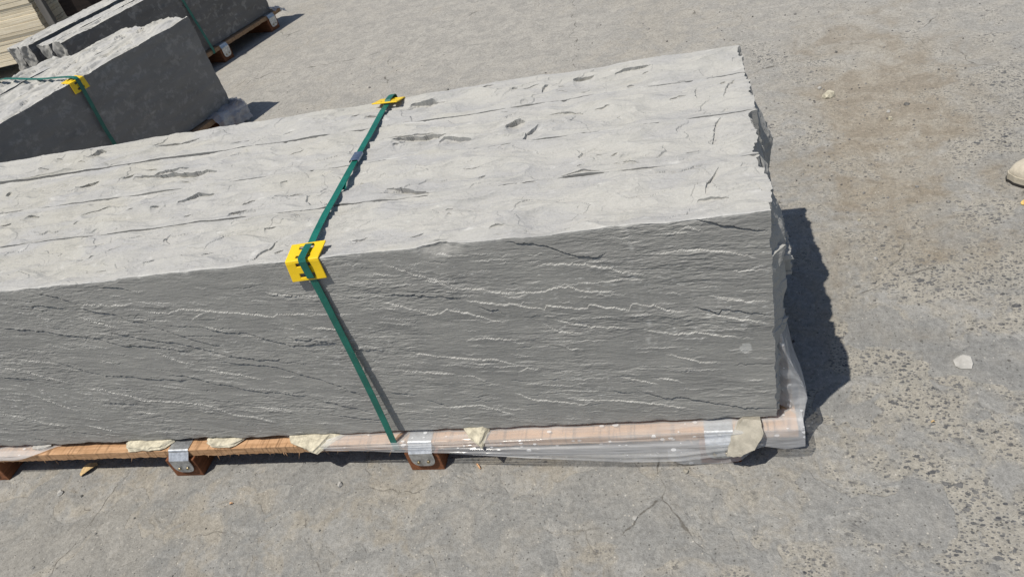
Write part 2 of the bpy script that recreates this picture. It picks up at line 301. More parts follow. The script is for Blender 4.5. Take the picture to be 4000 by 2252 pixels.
def ground_material():
    m, nt, b = mat_new('worn_concrete'); k = NB(nt, '2D')
    P = k.coord()
    x, y, z = k.sep(P)
    wv = k.n('ShaderNodeVectorMath', operation='ADD'); k.l(P, wv.inputs[0])
    wn_ = k.n('ShaderNodeVectorMath', operation='SCALE'); k.l(k.noise(P, 7, 2, .6, 0, 1), wn_.inputs[0]); wn_.inputs['Scale'].default_value = .10; k.l(wn_.outputs[0], wv.inputs[1])
    PW = wv.outputs[0]
    big = k.noise(P, .9, 4, .6, .5); mid = k.noise(P, 4.2, 4, .62, .4); blot = k.noise(PW, 11, 5, .65); fine = k.noise(P, 95, 4, .75); grit = k.noise(P, 330, 2, .7)
    # beige dirt lying in a band on the right, towards the far end
    dx = k.math('DIVIDE', k.math('SUBTRACT', k.math('ADD', x, k.math('MULTIPLY', y, -.10)), .36), .34)
    dy = k.math('DIVIDE', k.math('SUBTRACT', y, 1.45), .95)
    dd = k.math('SQRT', k.math('ADD', k.math('MULTIPLY', dx, dx), k.math('MULTIPLY', dy, dy)))
    dust = k.math('MULTIPLY', k.ramp(k.math('ADD', dd, k.math('MULTIPLY', k.math('SUBTRACT', mid, .5), 2.0)), .30, 1.2, 1, 0), 1.0)
    dust2 = k.math('MULTIPLY', k.ramp(k.math('ADD', big, k.math('MULTIPLY', k.math('SUBTRACT', blot, .5), .55)), .50, .66, 0, .55), k.ramp(y, -.1, .8, .45, 1))
    dust = k.math('MAXIMUM', dust, dust2)
    # where the skin of the concrete has worn off the aggregate shows (mostly the right hand and near side)
    bias = k.ramp(x, -.6, .2, -.15, .20, False)
    byy = k.ramp(y, .8, 2.2, 0.0, -.20, False)
    agg = k.math('ADD', k.math('ADD', k.math('ADD', k.math('MULTIPLY', k.noise(PW, 2.9, 4, .62, .2), .9), bias), byy), k.math('MULTIPLY', k.math('SUBTRACT', blot, .5), .75))
    aggm = k.ramp(agg, .49, .68)
    # smooth skim patches left standing, with crisp torn borders
    sk = k.math('ADD', k.noise(PW, 4.6, 3, .55, .35), k.math('MULTIPLY', k.math('SUBTRACT', blot, .5), .24))
    sk = k.math('ADD', sk, k.ramp(x, -.5, .45, .05, -.03, False))
    skim = k.math('MULTIPLY', k.ramp(sk, .525, .553), k.ramp(y, .6, 1.6, 1, .25))
    aggm = k.math('MULTIPLY', aggm, k.math('SUBTRACT', 1.0, skim))
    grey = k.mix(k.ramp(mid, .3, .7), (.238, .236, .225), (.292, .287, .271))
    beige = k.mix(k.ramp(mid, .35, .7), (.272, .246, .202), (.330, .302, .252))
    col = k.mix(k.ramp(blot, .38, .62), grey, k.mix(.6, grey, beige))
    col = k.mix(k.math('MULTIPLY', skim, .85), col, k.mix(k.ramp(blot, .35, .68), (.212, .212, .204), (.252, .250, .239)))
    col = k.mix(k.math('MULTIPLY', aggm, .55), col, k.mix(k.ramp(blot, .4, .65), (.300, .280, .236), (.345, .325, .280)))
    col = k.mix(dust, col, beige)
    col = k.mix(k.ramp(k.math('ADD', dd, k.math('ADD', k.math('MULTIPLY', k.math('SUBTRACT', mid, .5), 2.6), k.math('MULTIPLY', k.math('SUBTRACT', blot, .5), 1.6))), .15, .80, .55, 0), col, k.mix(k.ramp(blot, .4, .62), (.218, .180, .132), (.300, .262, .205)))
    far = k.ramp(y, .7, 2.6, 0, .75)
    col = k.mix(k.math('MULTIPLY', far, k.math('SUBTRACT', 1.0, k.math('MULTIPLY', dust, .5))), col, k.mix(k.ramp(blot, .35, .66), (.315, .302, .275), (.385, .370, .338)))
    # aggregate: dark angular pieces, stretched, several sizes
    hs = []
    for sc, lo, keepv, amt, rot in ((40, .06, .62, .88, .5), (74, .09, .48, .85, 1.3), (140, .12, .36, .80, .2)):
        SP = k.mapping(P, scale=(.86, 1.22, 1), rot=(0, 0, rot))
        d, t = k.voro(SP, sc)
        r = k.sep(t.outputs['Color'])
        keep = k.ramp(r[0], keepv, keepv + .03)
        size = k.math('ADD', lo, k.math('MULTIPLY', r[1], .30))
        edge = k.math('SUBTRACT', size, k.math('ADD', d, k.math('MULTIPLY', k.math('SUBTRACT', fine, .5), .55)))
        mk = k.math('MULTIPLY', k.math('MULTIPLY', k.ramp(edge, 0, .06), keep), k.math('MULTIPLY', aggm, amt))
        mk = k.math('MULTIPLY', mk, k.math('SUBTRACT', 1.0, k.math('MULTIPLY', dust, .6)))
        sc_col = k.mix(r[2], (.045, .050, .060), (.150, .150, .150))
        col = k.mix(mk, col, sc_col); hs.append(mk)
    # pits and pale sand grains
    pd, pt = k.voro(P, 120); pr = k.sep(pt.outputs['Color'])
    pit = k.math('MULTIPLY', k.ramp(k.math('SUBTRACT', pd, k.math('MULTIPLY', pr[1], .14)), .08, .14, 1, 0), k.ramp(pr[0], .92, .93))
    col = k.mix(k.math('MULTIPLY', pit, .75), col, (.07, .068, .062))
    sand = k.math('MULTIPLY', k.ramp(k.math('SUBTRACT', pd, k.math('MULTIPLY', pr[1], .12)), .08, .14, 1, 0), k.ramp(pr[0], .05, .055, 1, 0))
    col = k.mix(k.math('MULTIPLY', sand, .6), col, (.50, .47, .41))
    # hairline cracks
    cv, ct = k.voro(k.mapping(PW, scale=(1, .8, 1), rot=(0, 0, .6), loc=(.37, .21, 0)), .95, 'DISTANCE_TO_EDGE')
    crack = k.math('MULTIPLY', k.ramp(k.math('ADD', cv, k.math('MULTIPLY', k.math('SUBTRACT', blot, .5), .016)), .0004, .0026, 1, 0), k.math('MULTIPLY', k.ramp(mid, .42, .54), k.ramp(fine, .33, .52)))
    cv2, ct2 = k.voro(k.mapping(PW, scale=(.8, 1.3, 1), rot=(0, 0, -.4), loc=(1.7, .6, 0)), 2.3, 'DISTANCE_TO_EDGE')
    crack2 = k.math('MULTIPLY', k.ramp(cv2, .001, .006, 1, 0), k.math('MULTIPLY', k.ramp(big, .48, .60), k.ramp(blot, .46, .58)))
    crack = k.math('MAXIMUM', crack, k.math('MULTIPLY', crack2, .8))
    col = k.mix(k.math('MULTIPLY', crack, .80), col, (.085, .078, .066))
    g = k.math('MULTIPLY', k.math('MULTIPLY', k.ramp(fine, .25, .75, .76, 1.20, False), k.ramp(k.noise(PW, 34, 4, .7), .3, .7, .88, 1.10, False)), k.ramp(grit, .25, .75, .86, 1.13, False))
    cc = k.n('ShaderNodeVectorMath', operation='SCALE'); k.l(col, cc.inputs[0]); k.l(g, cc.inputs['Scale'])
    k.l(cc.outputs[0], b.inputs['Base Color'])
    b.inputs['Roughness'].default_value = .9; b.inputs['Specular IOR Level'].default_value = .22
    h = k.math('MULTIPLY', skim, .45)
    for mk in hs[:1]: h = k.math('ADD', h, k.math('MULTIPLY', mk, .45))
    h = k.math('ADD', h, k.math('MULTIPLY', blot, 2.2)); h = k.math('ADD', h, k.math('MULTIPLY', fine, 1.0)); h = k.math('ADD', h, k.math('MULTIPLY', grit, .5))
    k.l(k.bump(h, .9, .0026), b.inputs['Normal'])
    return m

def film_material(name, opacity=.30, drops=True):
    m, nt, b = mat_new(name); k = NB(nt)
    P = k.coord()
    b.inputs['Base Color'].default_value = (.86, .87, .88, 1)
    b.inputs['Roughness'].default_value = .12
    b.inputs['Specular IOR Level'].default_value = .6
    tl = k.n('ShaderNodeBsdfTranslucent'); tl.inputs[0].default_value = (.85, .86, .88, 1)
    body = k.n('ShaderNodeMixShader'); body.inputs[0].default_value = .35
    k.l(b.outputs[0], body.inputs[1]); k.l(tl.outputs[0], body.inputs[2])
    b.inputs['Base Color'].default_value = (.86, .87, .88, 1) if drops else (.50, .50, .53, 1)
    tr = k.n('ShaderNodeBsdfTransparent'); tr.inputs[0].default_value = (.97, .975, .98, 1)
    fw = k.n('ShaderNodeLayerWeight'); fw.inputs[0].default_value = .35
    n = k.noise(k.mapping(P, scale=(.5, 5, 5)), 9, 3, .55, .5)
    f = k.math('ADD', opacity - .12, k.math('MULTIPLY', k.ramp(n, .35, .75), .26))
    f = k.math('ADD', f, k.math('MULTIPLY', fw.outputs['Facing'], .30))
    if drops:
        d, t = k.voro(k.mapping(P, scale=(1, 1.5, 1.5)), 62); r = k.sep(t.outputs['Color'])
        rr = k.math('MULTIPLY', k.math('POWER', r[1], 2.5), .42)
        mk = k.math('MULTIPLY', k.ramp(k.math('SUBTRACT', k.math('ADD', rr, .05), d), 0, .04), k.ramp(r[0], .52, .55))
        f = k.math('MAXIMUM', f, k.math('MULTIPLY', mk, .85))
    mx = k.n('ShaderNodeMixShader'); k.put(mx.inputs[0], k.math('MINIMUM', f, .95))
    k.l(tr.outputs[0], mx.inputs[1]); k.l(body.outputs[0], mx.inputs[2])
    k.l(k.bump(n, .2, .004), b.inputs['Normal'])
    k.l(mx.outputs[0], nt.nodes['Material Output'].inputs[0])
    return m

def strap_material():
    m, nt, b = mat_new('green_strap'); k = NB(nt)
    P = k.coord('UV')
    w = k.n('ShaderNodeTexWave', wave_type='BANDS', bands_direction='DIAGONAL'); k.l(k.mapping(P, scale=(1, 1, 1)), w.inputs[0]); w.inputs['Scale'].default_value = 320
    w2 = k.n('ShaderNodeTexWave', wave_type='BANDS', bands_direction='DIAGONAL'); k.l(k.mapping(P, scale=(1, -1, 1)), w2.inputs[0]); w2.inputs['Scale'].default_value = 320
    h = k.math('MULTIPLY', w.outputs[1], w2.outputs[1])
    n = k.noise(k.coord(), 30, 4, .6)
    c = k.mix(k.ramp(n, .35, .7), (.004, .105, .080), (.006, .150, .112))
    k.l(k.mix(k.math('MULTIPLY', h, .35), c, (.003, .06, .048)), b.inputs['Base Color'])
    b.inputs['Roughness'].default_value = .38; b.inputs['Specular IOR Level'].default_value = .5
    k.l(k.bump(h, .35, .0006), b.inputs['Normal'])
    return m

MAT = {}
MAT['ground'] = ground_material()
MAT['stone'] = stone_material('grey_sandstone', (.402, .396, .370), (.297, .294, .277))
MAT['stone_b'] = stone_material('grey_sandstone_rough', (.445, .437, .405), (.228, .219, .205), 3.1, 1.0, .28)
MAT['stone_c'] = stone_material('grey_sandstone_dark', (.445, .437, .405), (.165, .158, .148), 7.7, 1.0, .55)
MAT['chip_cream'] = simple_mat('cream_stone_chip', (.54, .50, .39), .9, .16, 60, 1.0, 190, .2)
MAT['chip_grey'] = simple_mat('grey_stone_chip', (.36, .335, .28), .9, .12, 40, .6, 150, .2)
MAT['chip_light'] = simple_mat('light_stone_chip', (.42, .41, .385), .9, .10, 40, .5, 150, .2)
MAT['pebble'] = simple_mat('pebble', (.21, .205, .195), .9, .30, 25, .3, 200, .2)
MAT['deck'] = wood_material('fresh_sawn_deck', (.55, .345, .200), (.36, .205, .105), (1.5, 16, 16), .75)
MAT['deck_shade'] = wood_material('shaded_deck', (.36, .235, .140), (.22, .135, .075), (1.5, 16, 16), .6)  # deck wood again, with shade put into a darker colour
MAT['bearer'] = wood_material('red_brown_bearer', (.26, .105, .048), (.13, .050, .024), (14, 1.5, 14), .2)
MAT['cream_wood'] = wood_material('cream_board', (.84, .76, .60), (.70, .60, .43), (.8, 20, 20), .12)
MAT['shade_wood'] = wood_material('shade_dark_beam', (.034, .024, .020), (.014, .011, .010), (1.2, 16, 16), .2)  # shade of the recessed stack put into the wood colour as near-black
MAT['zinc'] = simple_mat('galvanised_steel', (.52, .54, .56), .42, .14, 90, .15, 60, .5, .85)
MAT['seal'] = simple_mat('blue_grey_steel_seal', (.34, .40, .50), .32, .08, 60, 0, 60, .5, .9)
MAT['screw'] = simple_mat('brass_screw', (.36, .30, .19), .4, .1, 90, 0, 60, .5, .9)
MAT['hole'] = simple_mat('dark_hole', (.02, .02, .02), .8)
MAT['yellow'] = simple_mat('yellow_plastic', (.82, .55, .012), .36, .05, 14, .06, 120, .5)
MAT['strap'] = strap_material()
MAT['film'] = film_material('clear_plastic_film', .42)
MAT['film_far'] = film_material('cloudy_plastic_film', .62, False)
MAT['post'] = simple_mat('weathered_grey_post', (.20, .19, .175), .85, .18, 12, .4, 80, .2, 0, (1, 1, .2))
MAT['shoe'] = simple_mat('beige_suede', (.52, .47, .38), .8, .08, 60, .25, 240, .25)
MAT['sole'] = simple_mat('pale_rubber_sole', (.46, .42, .34), .6, .10, 40, .2, 120, .3)
MAT['sole_dark'] = simple_mat('dark_rubber_outsole', (.035, .033, .032), .7, .1, 40, .2, 120, .3)
MAT['straw'] = simple_mat('tan_wood_scrap', (.58, .42, .22), .8, .14, 60, .3, 120, .2)
MAT['leaf'] = simple_mat('dry_yellow_leaf', (.62, .43, .15), .7, .14, 60, .3, 120, .2)

# ------------------------------------------------------------------ ground
def build_ground():
    g = np.concatenate([[-60, -30, -12], np.linspace(-8, 8, 33), [12, 30, 60]])
    X, Y = np.meshgrid(g, g, indexing='ij'); n = len(g)
    V = np.stack([X, Y, np.zeros_like(X)], -1).reshape(-1, 3)
    i = np.arange((n - 1) * n).reshape(n - 1, n)[:, :-1].ravel()
    Q = np.stack([i, i + n, i + n + 1, i + 1], 1)
    o = mesh_np('ground', V, Q, MAT['ground'])
    tag(o, 'worn grey concrete yard with exposed aggregate, dust and hairline cracks', None, None, 'structure')
build_ground()

# ------------------------------------------------------------------ stone slabs
def slab(name, X, Y, Z, relief, mat, parent=None, fall=(.05, .012, .012), wear_lit=None, loc=(0, 0, 0), rz=0, front=True, shift=None, flat=False):
    """box of grids; every face carries its own relief(a,b) (outward, metres), faded into its neighbours so the arrises stay shut.
    X,Y,Z: lattice coordinates.  relief keys: x0,x1 (y,z), y0,y1 (x,z), z0,z1 (x,y)"""
    Vs, Qs, Tp, Wr = [], [], [], []; base = 0
    lim = dict(x0=X[0], x1=X[-1], y0=Y[0], y1=Y[-1], z0=Z[0], z1=Z[-1])
    def thin(a, k):
        idx = np.unique(np.concatenate([np.round(np.linspace(0, len(a) - 1, k)).astype(int)])); return a[idx]
    faces = dict(y0=(X, Z if front else thin(Z, 9)), z1=(X, Y), x1=(Y, Z), y1=(X, thin(Z, 9)), z0=(X, thin(Y, 5)), x0=(Y, Z))
    for f, (A, B) in faces.items():
        a, bb = np.meshgrid(A, B, indexing='ij')
        c = np.full(a.shape, lim[f])
        if f[0] == 'y': px, py, pz = a, c, bb
        elif f[0] == 'z': px, py, pz = a, bb, c
        else: px, py, pz = c, a, bb
        d = {'x': np.zeros(a.shape), 'y': np.zeros(a.shape), 'z': np.zeros(a.shape)}
        for r, fn in relief.items():
            ax = r[0]; q = {'x': px, 'y': py, 'z': pz}[ax]; fl = fall['xyz'.index(ax)]
            dist = np.abs(q - lim[r]); w = np.exp(-(dist / fl) ** 2)
            uv = {'x': (py, pz), 'y': (px, pz), 'z': (px, py)}[ax]
            if r == f:
                h = fn(*uv)
            elif w.max() > 1e-3:
                h = np.zeros(a.shape); mk = w > 1e-3
                # evaluate on the border only: the relief there, carried along the face
                if mk.any(): h[mk] = fn(uv[0][mk], uv[1][mk])
            else:
                continue
            d[ax] += w * h * (1 if r[1] == '1' else -1)
        if f == 'z1' and shift is not None:
            sx, sy = shift(px, py); ed = np.clip(np.minimum.reduce([py - Y[0], Y[-1] - py, X[-1] - px]) / .012, 0, 1)
            d['x'] += sx * ed; d['y'] += sy * ed
        V = np.stack([px + d['x'], py + d['y'], pz + d['z']], -1).reshape(-1, 3)
        na, nb = a.shape
        i = (np.arange(na - 1)[:, None] * nb + np.arange(nb - 1)[None]).ravel() + base
        Q = np.stack([i, i + nb, i + nb + 1, i + 1], 1)
        if f in ('y1', 'z0', 'x0'): Q = Q[:, ::-1]
        if f[0] == 'y': pass
        if f in ('y0',): pass
        Vs.append(V); Qs.append(Q); base += len(V)
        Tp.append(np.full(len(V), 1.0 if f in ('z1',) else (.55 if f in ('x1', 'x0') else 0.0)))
        Wr.append(np.clip(wear_lit(f, px, py, pz), 0, 1).ravel() if wear_lit else np.zeros(len(V)))
    o = mesh_np(name, np.concatenate(Vs), np.concatenate(Qs), mat, parent, not flat, {'top': np.concatenate(Tp), 'wear_lit': np.concatenate(Wr)})
    o.location = loc; o.rotation_euler = (0, 0, rz)
    return o

def window(x, lo, hi):
    """rows of an ij grid (or members of a list) whose x lies in lo..hi"""
    if x.ndim == 2:
        return slice(int(np.searchsorted(x[:, 0], lo)), int(np.searchsorted(x[:, 0], hi)))
    return np.nonzero((x > lo) & (x < hi))[0]

def scoop(x, y, c, seed):
    """a chip broken out: undercut wall on the far side, floor rising to the near side. returns rows, depth and the wall's backward undercut (dx, dy)"""
    cx, cy, rx, depth, ang, run = c
    ca, sa = math.cos(ang), math.sin(ang); ex = abs(ca) * rx + abs(sa) * run * 1.3 + .004
    w = window(x, cx - ex, cx + ex)
    x = x[w]; y = y[w]
    if x.size == 0: return None
    a = ((x - cx) * ca + (y - cy) * sa) / rx; b = -(x - cx) * sa + (y - cy) * ca
    rag = perlin(x * 45 + seed, y * 12, seed) * min(.0045, rx * .16) + perlin(x * 120 + seed, y * 30, seed + 3) * .0010
    env = np.sqrt(np.clip(1 - a * a, 0, 1)) * np.clip(1 + .5 * perlin(x * 30, y * 9, seed + 5), .2, 1.2)
    t = run * .16 * (env - .6) + rag - b
    s = t / (run * (.35 + .65 * env))
    h = np.where(t > 0, depth * env * np.clip(1 - s, 0, 1) ** 1.3, 0)
    uc = .14 if not (.9 < abs(ang) < 2.3) else 0.0
    p = .0019; on = (env > .05) & (np.abs(a) < 1)
    sh = np.where((t > p) & (t < .03), uc * depth * env * np.exp(-np.clip(t - p, 0, 1) / .005), 0)
    sh = np.where((t > 0) & (t <= p) & on, t + uc * depth * env, sh); sh = np.where((t <= 0) & (t > -p) & on, t, sh)
    return w, h, -sa * sh, ca * sh

def top_relief(chips, seed, amp=1.0, lump=.006, w=(0, .18)):
    def f(x, y):
        wx = x + .02 * perlin(x * 9, y * 14, seed + 5); wy = y + .012 * perlin(x * 11, y * 20, seed + 6)
        h = lump * fbm(wx * 4.2, wy * 8.5, seed, 4, .5)
        h = h + .0030 * amp * facets(wx * 9 + .25 * perlin(x * 30, y * 40, seed + 7), wy * 19 + .25 * perlin(x * 33, y * 45, seed + 9), seed + 8, .75, .05)
        n = fbm(wx * 5, wy * 16, seed + 20, 5, .55)
        h = h + (terrace(n, 3.0, .16) - n) * .0030 * amp
        h = h + .00035 * amp * fbm(x * 60, y * 110, seed + 40, 3, .6)
        rd = 1 - np.abs(fbm(wx * 4.0 + 7, wy * 15 - wx * 1.2, seed + 50, 3, .45)); h = h + .0095 * amp * (rd * rd - .66)
        dx = np.zeros(np.shape(x)); dy = np.zeros(np.shape(x))
        for i, c in enumerate(chips):
            r = scoop(x, y, c, seed + 60 + i)
            if r is not None: h[r[0]] -= r[1]; dx[r[0]] += r[2]; dy[r[0]] += r[3]
        if x.ndim == 2: f.cache = (dx, dy)
        return h
    def g(x, y): return f.cache
    f.shift = g
    return f

def arris(x, seed, amp=.004, thr=.22):
    n = perlin(x * 14, x * 0 + seed * .37, seed) * .6 + perlin(x * 47, x * 0 + .2, seed + 1) * .5
    return amp * np.clip(n - thr, 0, 2) + .0004 * perlin(x * 160, x * 0 + .4, seed + 2)

def face_streaks(x, z, seed, amp=1.0):
    s = z + .13 * x
    wx = x + .015 * perlin(x * 8, z * 20, seed + 1)
    wz = s + .006 * fbm(x * 11, z * 26, seed + 2, 3)
    n = fbm(wx * 3.2, wz * 24, seed + 3, 5, .58)
    h = (terrace(n, 3.2, .07)) * .0042 * amp
    n2 = fbm(wx * 9, wz * 55, seed + 5, 4, .6)
    h = h + terrace(n2, 2.4, .10) * .0013 * amp
    mk = np.clip(.55 + 1.3 * fbm(x * 3.2, wz * 11, seed + 31, 3), .18, 1.5)
    h = h * (.55 + .45 * mk) + .00050 * mk * fbm(x * 34, z * 170, seed + 6, 3, .65) + .0007 * amp * mk * fbm(x * 14, z * 70, seed + 16, 3, .6)
    h = h + .0016 * fbm(x * 2.2, z * 3.0, seed + 7, 3)
    return h

def random_ledges(n, seed):
    r = random.Random(seed); out = []
    for i in range(n):
        x = r.uniform(-2.2, -.03); z = r.uniform(.02, .48); l = r.uniform(.015, .05) * (2.2 if r.random() < .2 else 1)
        sl = -.05 - .14 * min(1, max(0, (-x - .5) / 1.0)) + r.uniform(-.07, .05); k = max(3, int(l / .012)); pts = []
        for j in range(k + 1):
            pts.append((min(x + l * j / k, -.002), z + sl * l * j / k + r.uniform(-.0018, .0018)))
        if pts[-1][0] - pts[0][0] > .008: out.append([p for q, p in enumerate(pts) if q == 0 or p[0] > pts[q - 1][0]])
    return out
LEDGE_UP2 = random_ledges(520, 5); LEDGE_DOWN2 = random_ledges(200, 6)

def ledges(x, z, lines, up, depth, reach, seed):
    h = np.zeros(np.shape(x)); wr = np.zeros(np.shape(x))
    for i, L in enumerate(lines):
        L = np.array(L); x0, x1 = L[0, 0], L[-1, 0]
        m = window(x, x0 - .004, x1 + .004)
        xm, zm = x[m], z[m]
        if xm.size == 0: continue
        zl = np.interp(xm, L[:, 0], L[:, 1]) + .0030 * perlin(xm * 55, xm * 0 + i, seed + i + 2) + .0022 * perlin(xm * 130, xm * 0 + i, seed + i) + .0012 * perlin(xm * 330, xm * 0 + i, seed + i + 9)
        t = np.clip(np.minimum(xm - x0 + .003, x1 + .003 - xm) / .025, 0, 1) ** .7
        k = t * (.6 + .55 * perlin(xm * 22, xm * 0 + 5 + i, seed + i + 4) + .25)
        k = np.clip(k, 0, 1.4)
        d = (zl - zm) if up else (zm - zl)
        hh = np.where(d > 0, np.exp(-np.clip(d, 0, 1) / (reach * (.5 + _rnd(np.int64(i) + np.zeros(1, np.int64), np.zeros(1, np.int64), seed)[0]))), 0) * depth * k
        if not up:
            hh = hh - np.exp(-((zm - zl + .0008) / .0016) ** 2) * depth * 1.3 * k
        h[m] += hh
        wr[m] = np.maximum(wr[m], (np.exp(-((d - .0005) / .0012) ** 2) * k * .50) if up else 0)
    return h, wr

# --- the four slabs of the near bundle: split tops, stepped broken ends
ZB, HS = 0.1005, 0.501
XN = np.concatenate([np.linspace(-2.5, -2.06, 60)[:-1], np.linspace(-2.06, 0, 1240)])
XN2 = np.concatenate([np.linspace(-2.5, -2.2, 40)[:-1], np.linspace(-2.2, 0, 1000)])
def chips_for(y0, y1, seed, extra=9, x0=-2.45):
    out = []
    for (cx, cy, rx, ry, an) in CHIPS_TOP:
        if y0 - .03 < cy < y1 + .03 and not (-.90 < cx < -.81 and cy < .06):
            dp = min(max(ry * .55, .0030), .013); out.append((cx, cy + ry * .55 - y0, rx * 1.15, dp, an, dp * 2.4 + ry * 1.3))
    r = random.Random(seed)
    for i in range(extra):
        rx = r.uniform(.005, .022); dp = r.uniform(.0015, .005)
        out.append((r.uniform(x0, -.03), r.uniform(.01, y1 - y0 - .008), rx, dp, r.uniform(-.5, .5), dp * r.uniform(3, 7)))
    return out
# scoops with a steep wall on the left at the broken ends (seen as crescent shadows)
def end_scoop(cx, cy, rx, dp, ang, run): return (cx, cy, rx, dp, ang, run)

BND = [(0.0, 0.1835), (0.1845, 0.3545), (0.3555, 0.5285), (0.530, 0.681)]
END_TOP = np.array([(0, -.003), (.005, -.0035), (.0466, -.0019), (.1088, -.0055), (.1442, -.005), (.188, -.0035), (.19, -.0137), (.2334, -.0072), (.2946, -.0048), (.3499, -.0065), (.352, .0065), (.4119, .0058), (.4706, .0023), (.5275, .0049), (.5295, .000), (.5505, 0), (.6266, -.0014), (.6822, -.0028)])
def end_relief(y0, seed, bulge):
    def f(y, z):
        yy = y + y0
        e = np.interp(yy, END_TOP[:, 0], END_TOP[:, 1])
        t = np.clip((HS - z) / .10, 0, 1); t = t * t * (3 - 2 * t)
        fr = np.clip(y / .035, 0, 1)
        low = np.clip((z - .18) / .16, 0, 1)
        b = bulge * fr * t * (.10 + .90 * low)
        n = fbm(y * 9 + seed, z * 7, seed, 4, .55); fc = facets(y * 16 + .4 * perlin(y * 30, z * 30, seed), z * 9, seed + 2, 1.0)
        rough = .008 * n * (.5 + .5 * t) * (.15 + .85 * fr) + .014 * fc * (.45 + .55 * t) * (.12 + .88 * fr)
        rough = rough + (terrace(n, 3, .08) - n) * .008 * t * fr
        st = .007 * (terrace(perlin(yy * 26 + seed, z * 3, seed + 21), 2.0, .1)) + .003 * perlin(yy * 70, z * 12, seed + 22)
        e = e + st * np.clip(y / .02, .1, 1) - .009 * np.clip(perlin(z * 24, z * 0 + seed, seed + 23) + .15 * perlin(z * 90, z * 0, seed + 24) - .12, 0, 1) * np.exp(-y / .010)
        return e + b + rough + .0012 * fbm(y * 90, z * 60, seed + 9, 3)
    return f

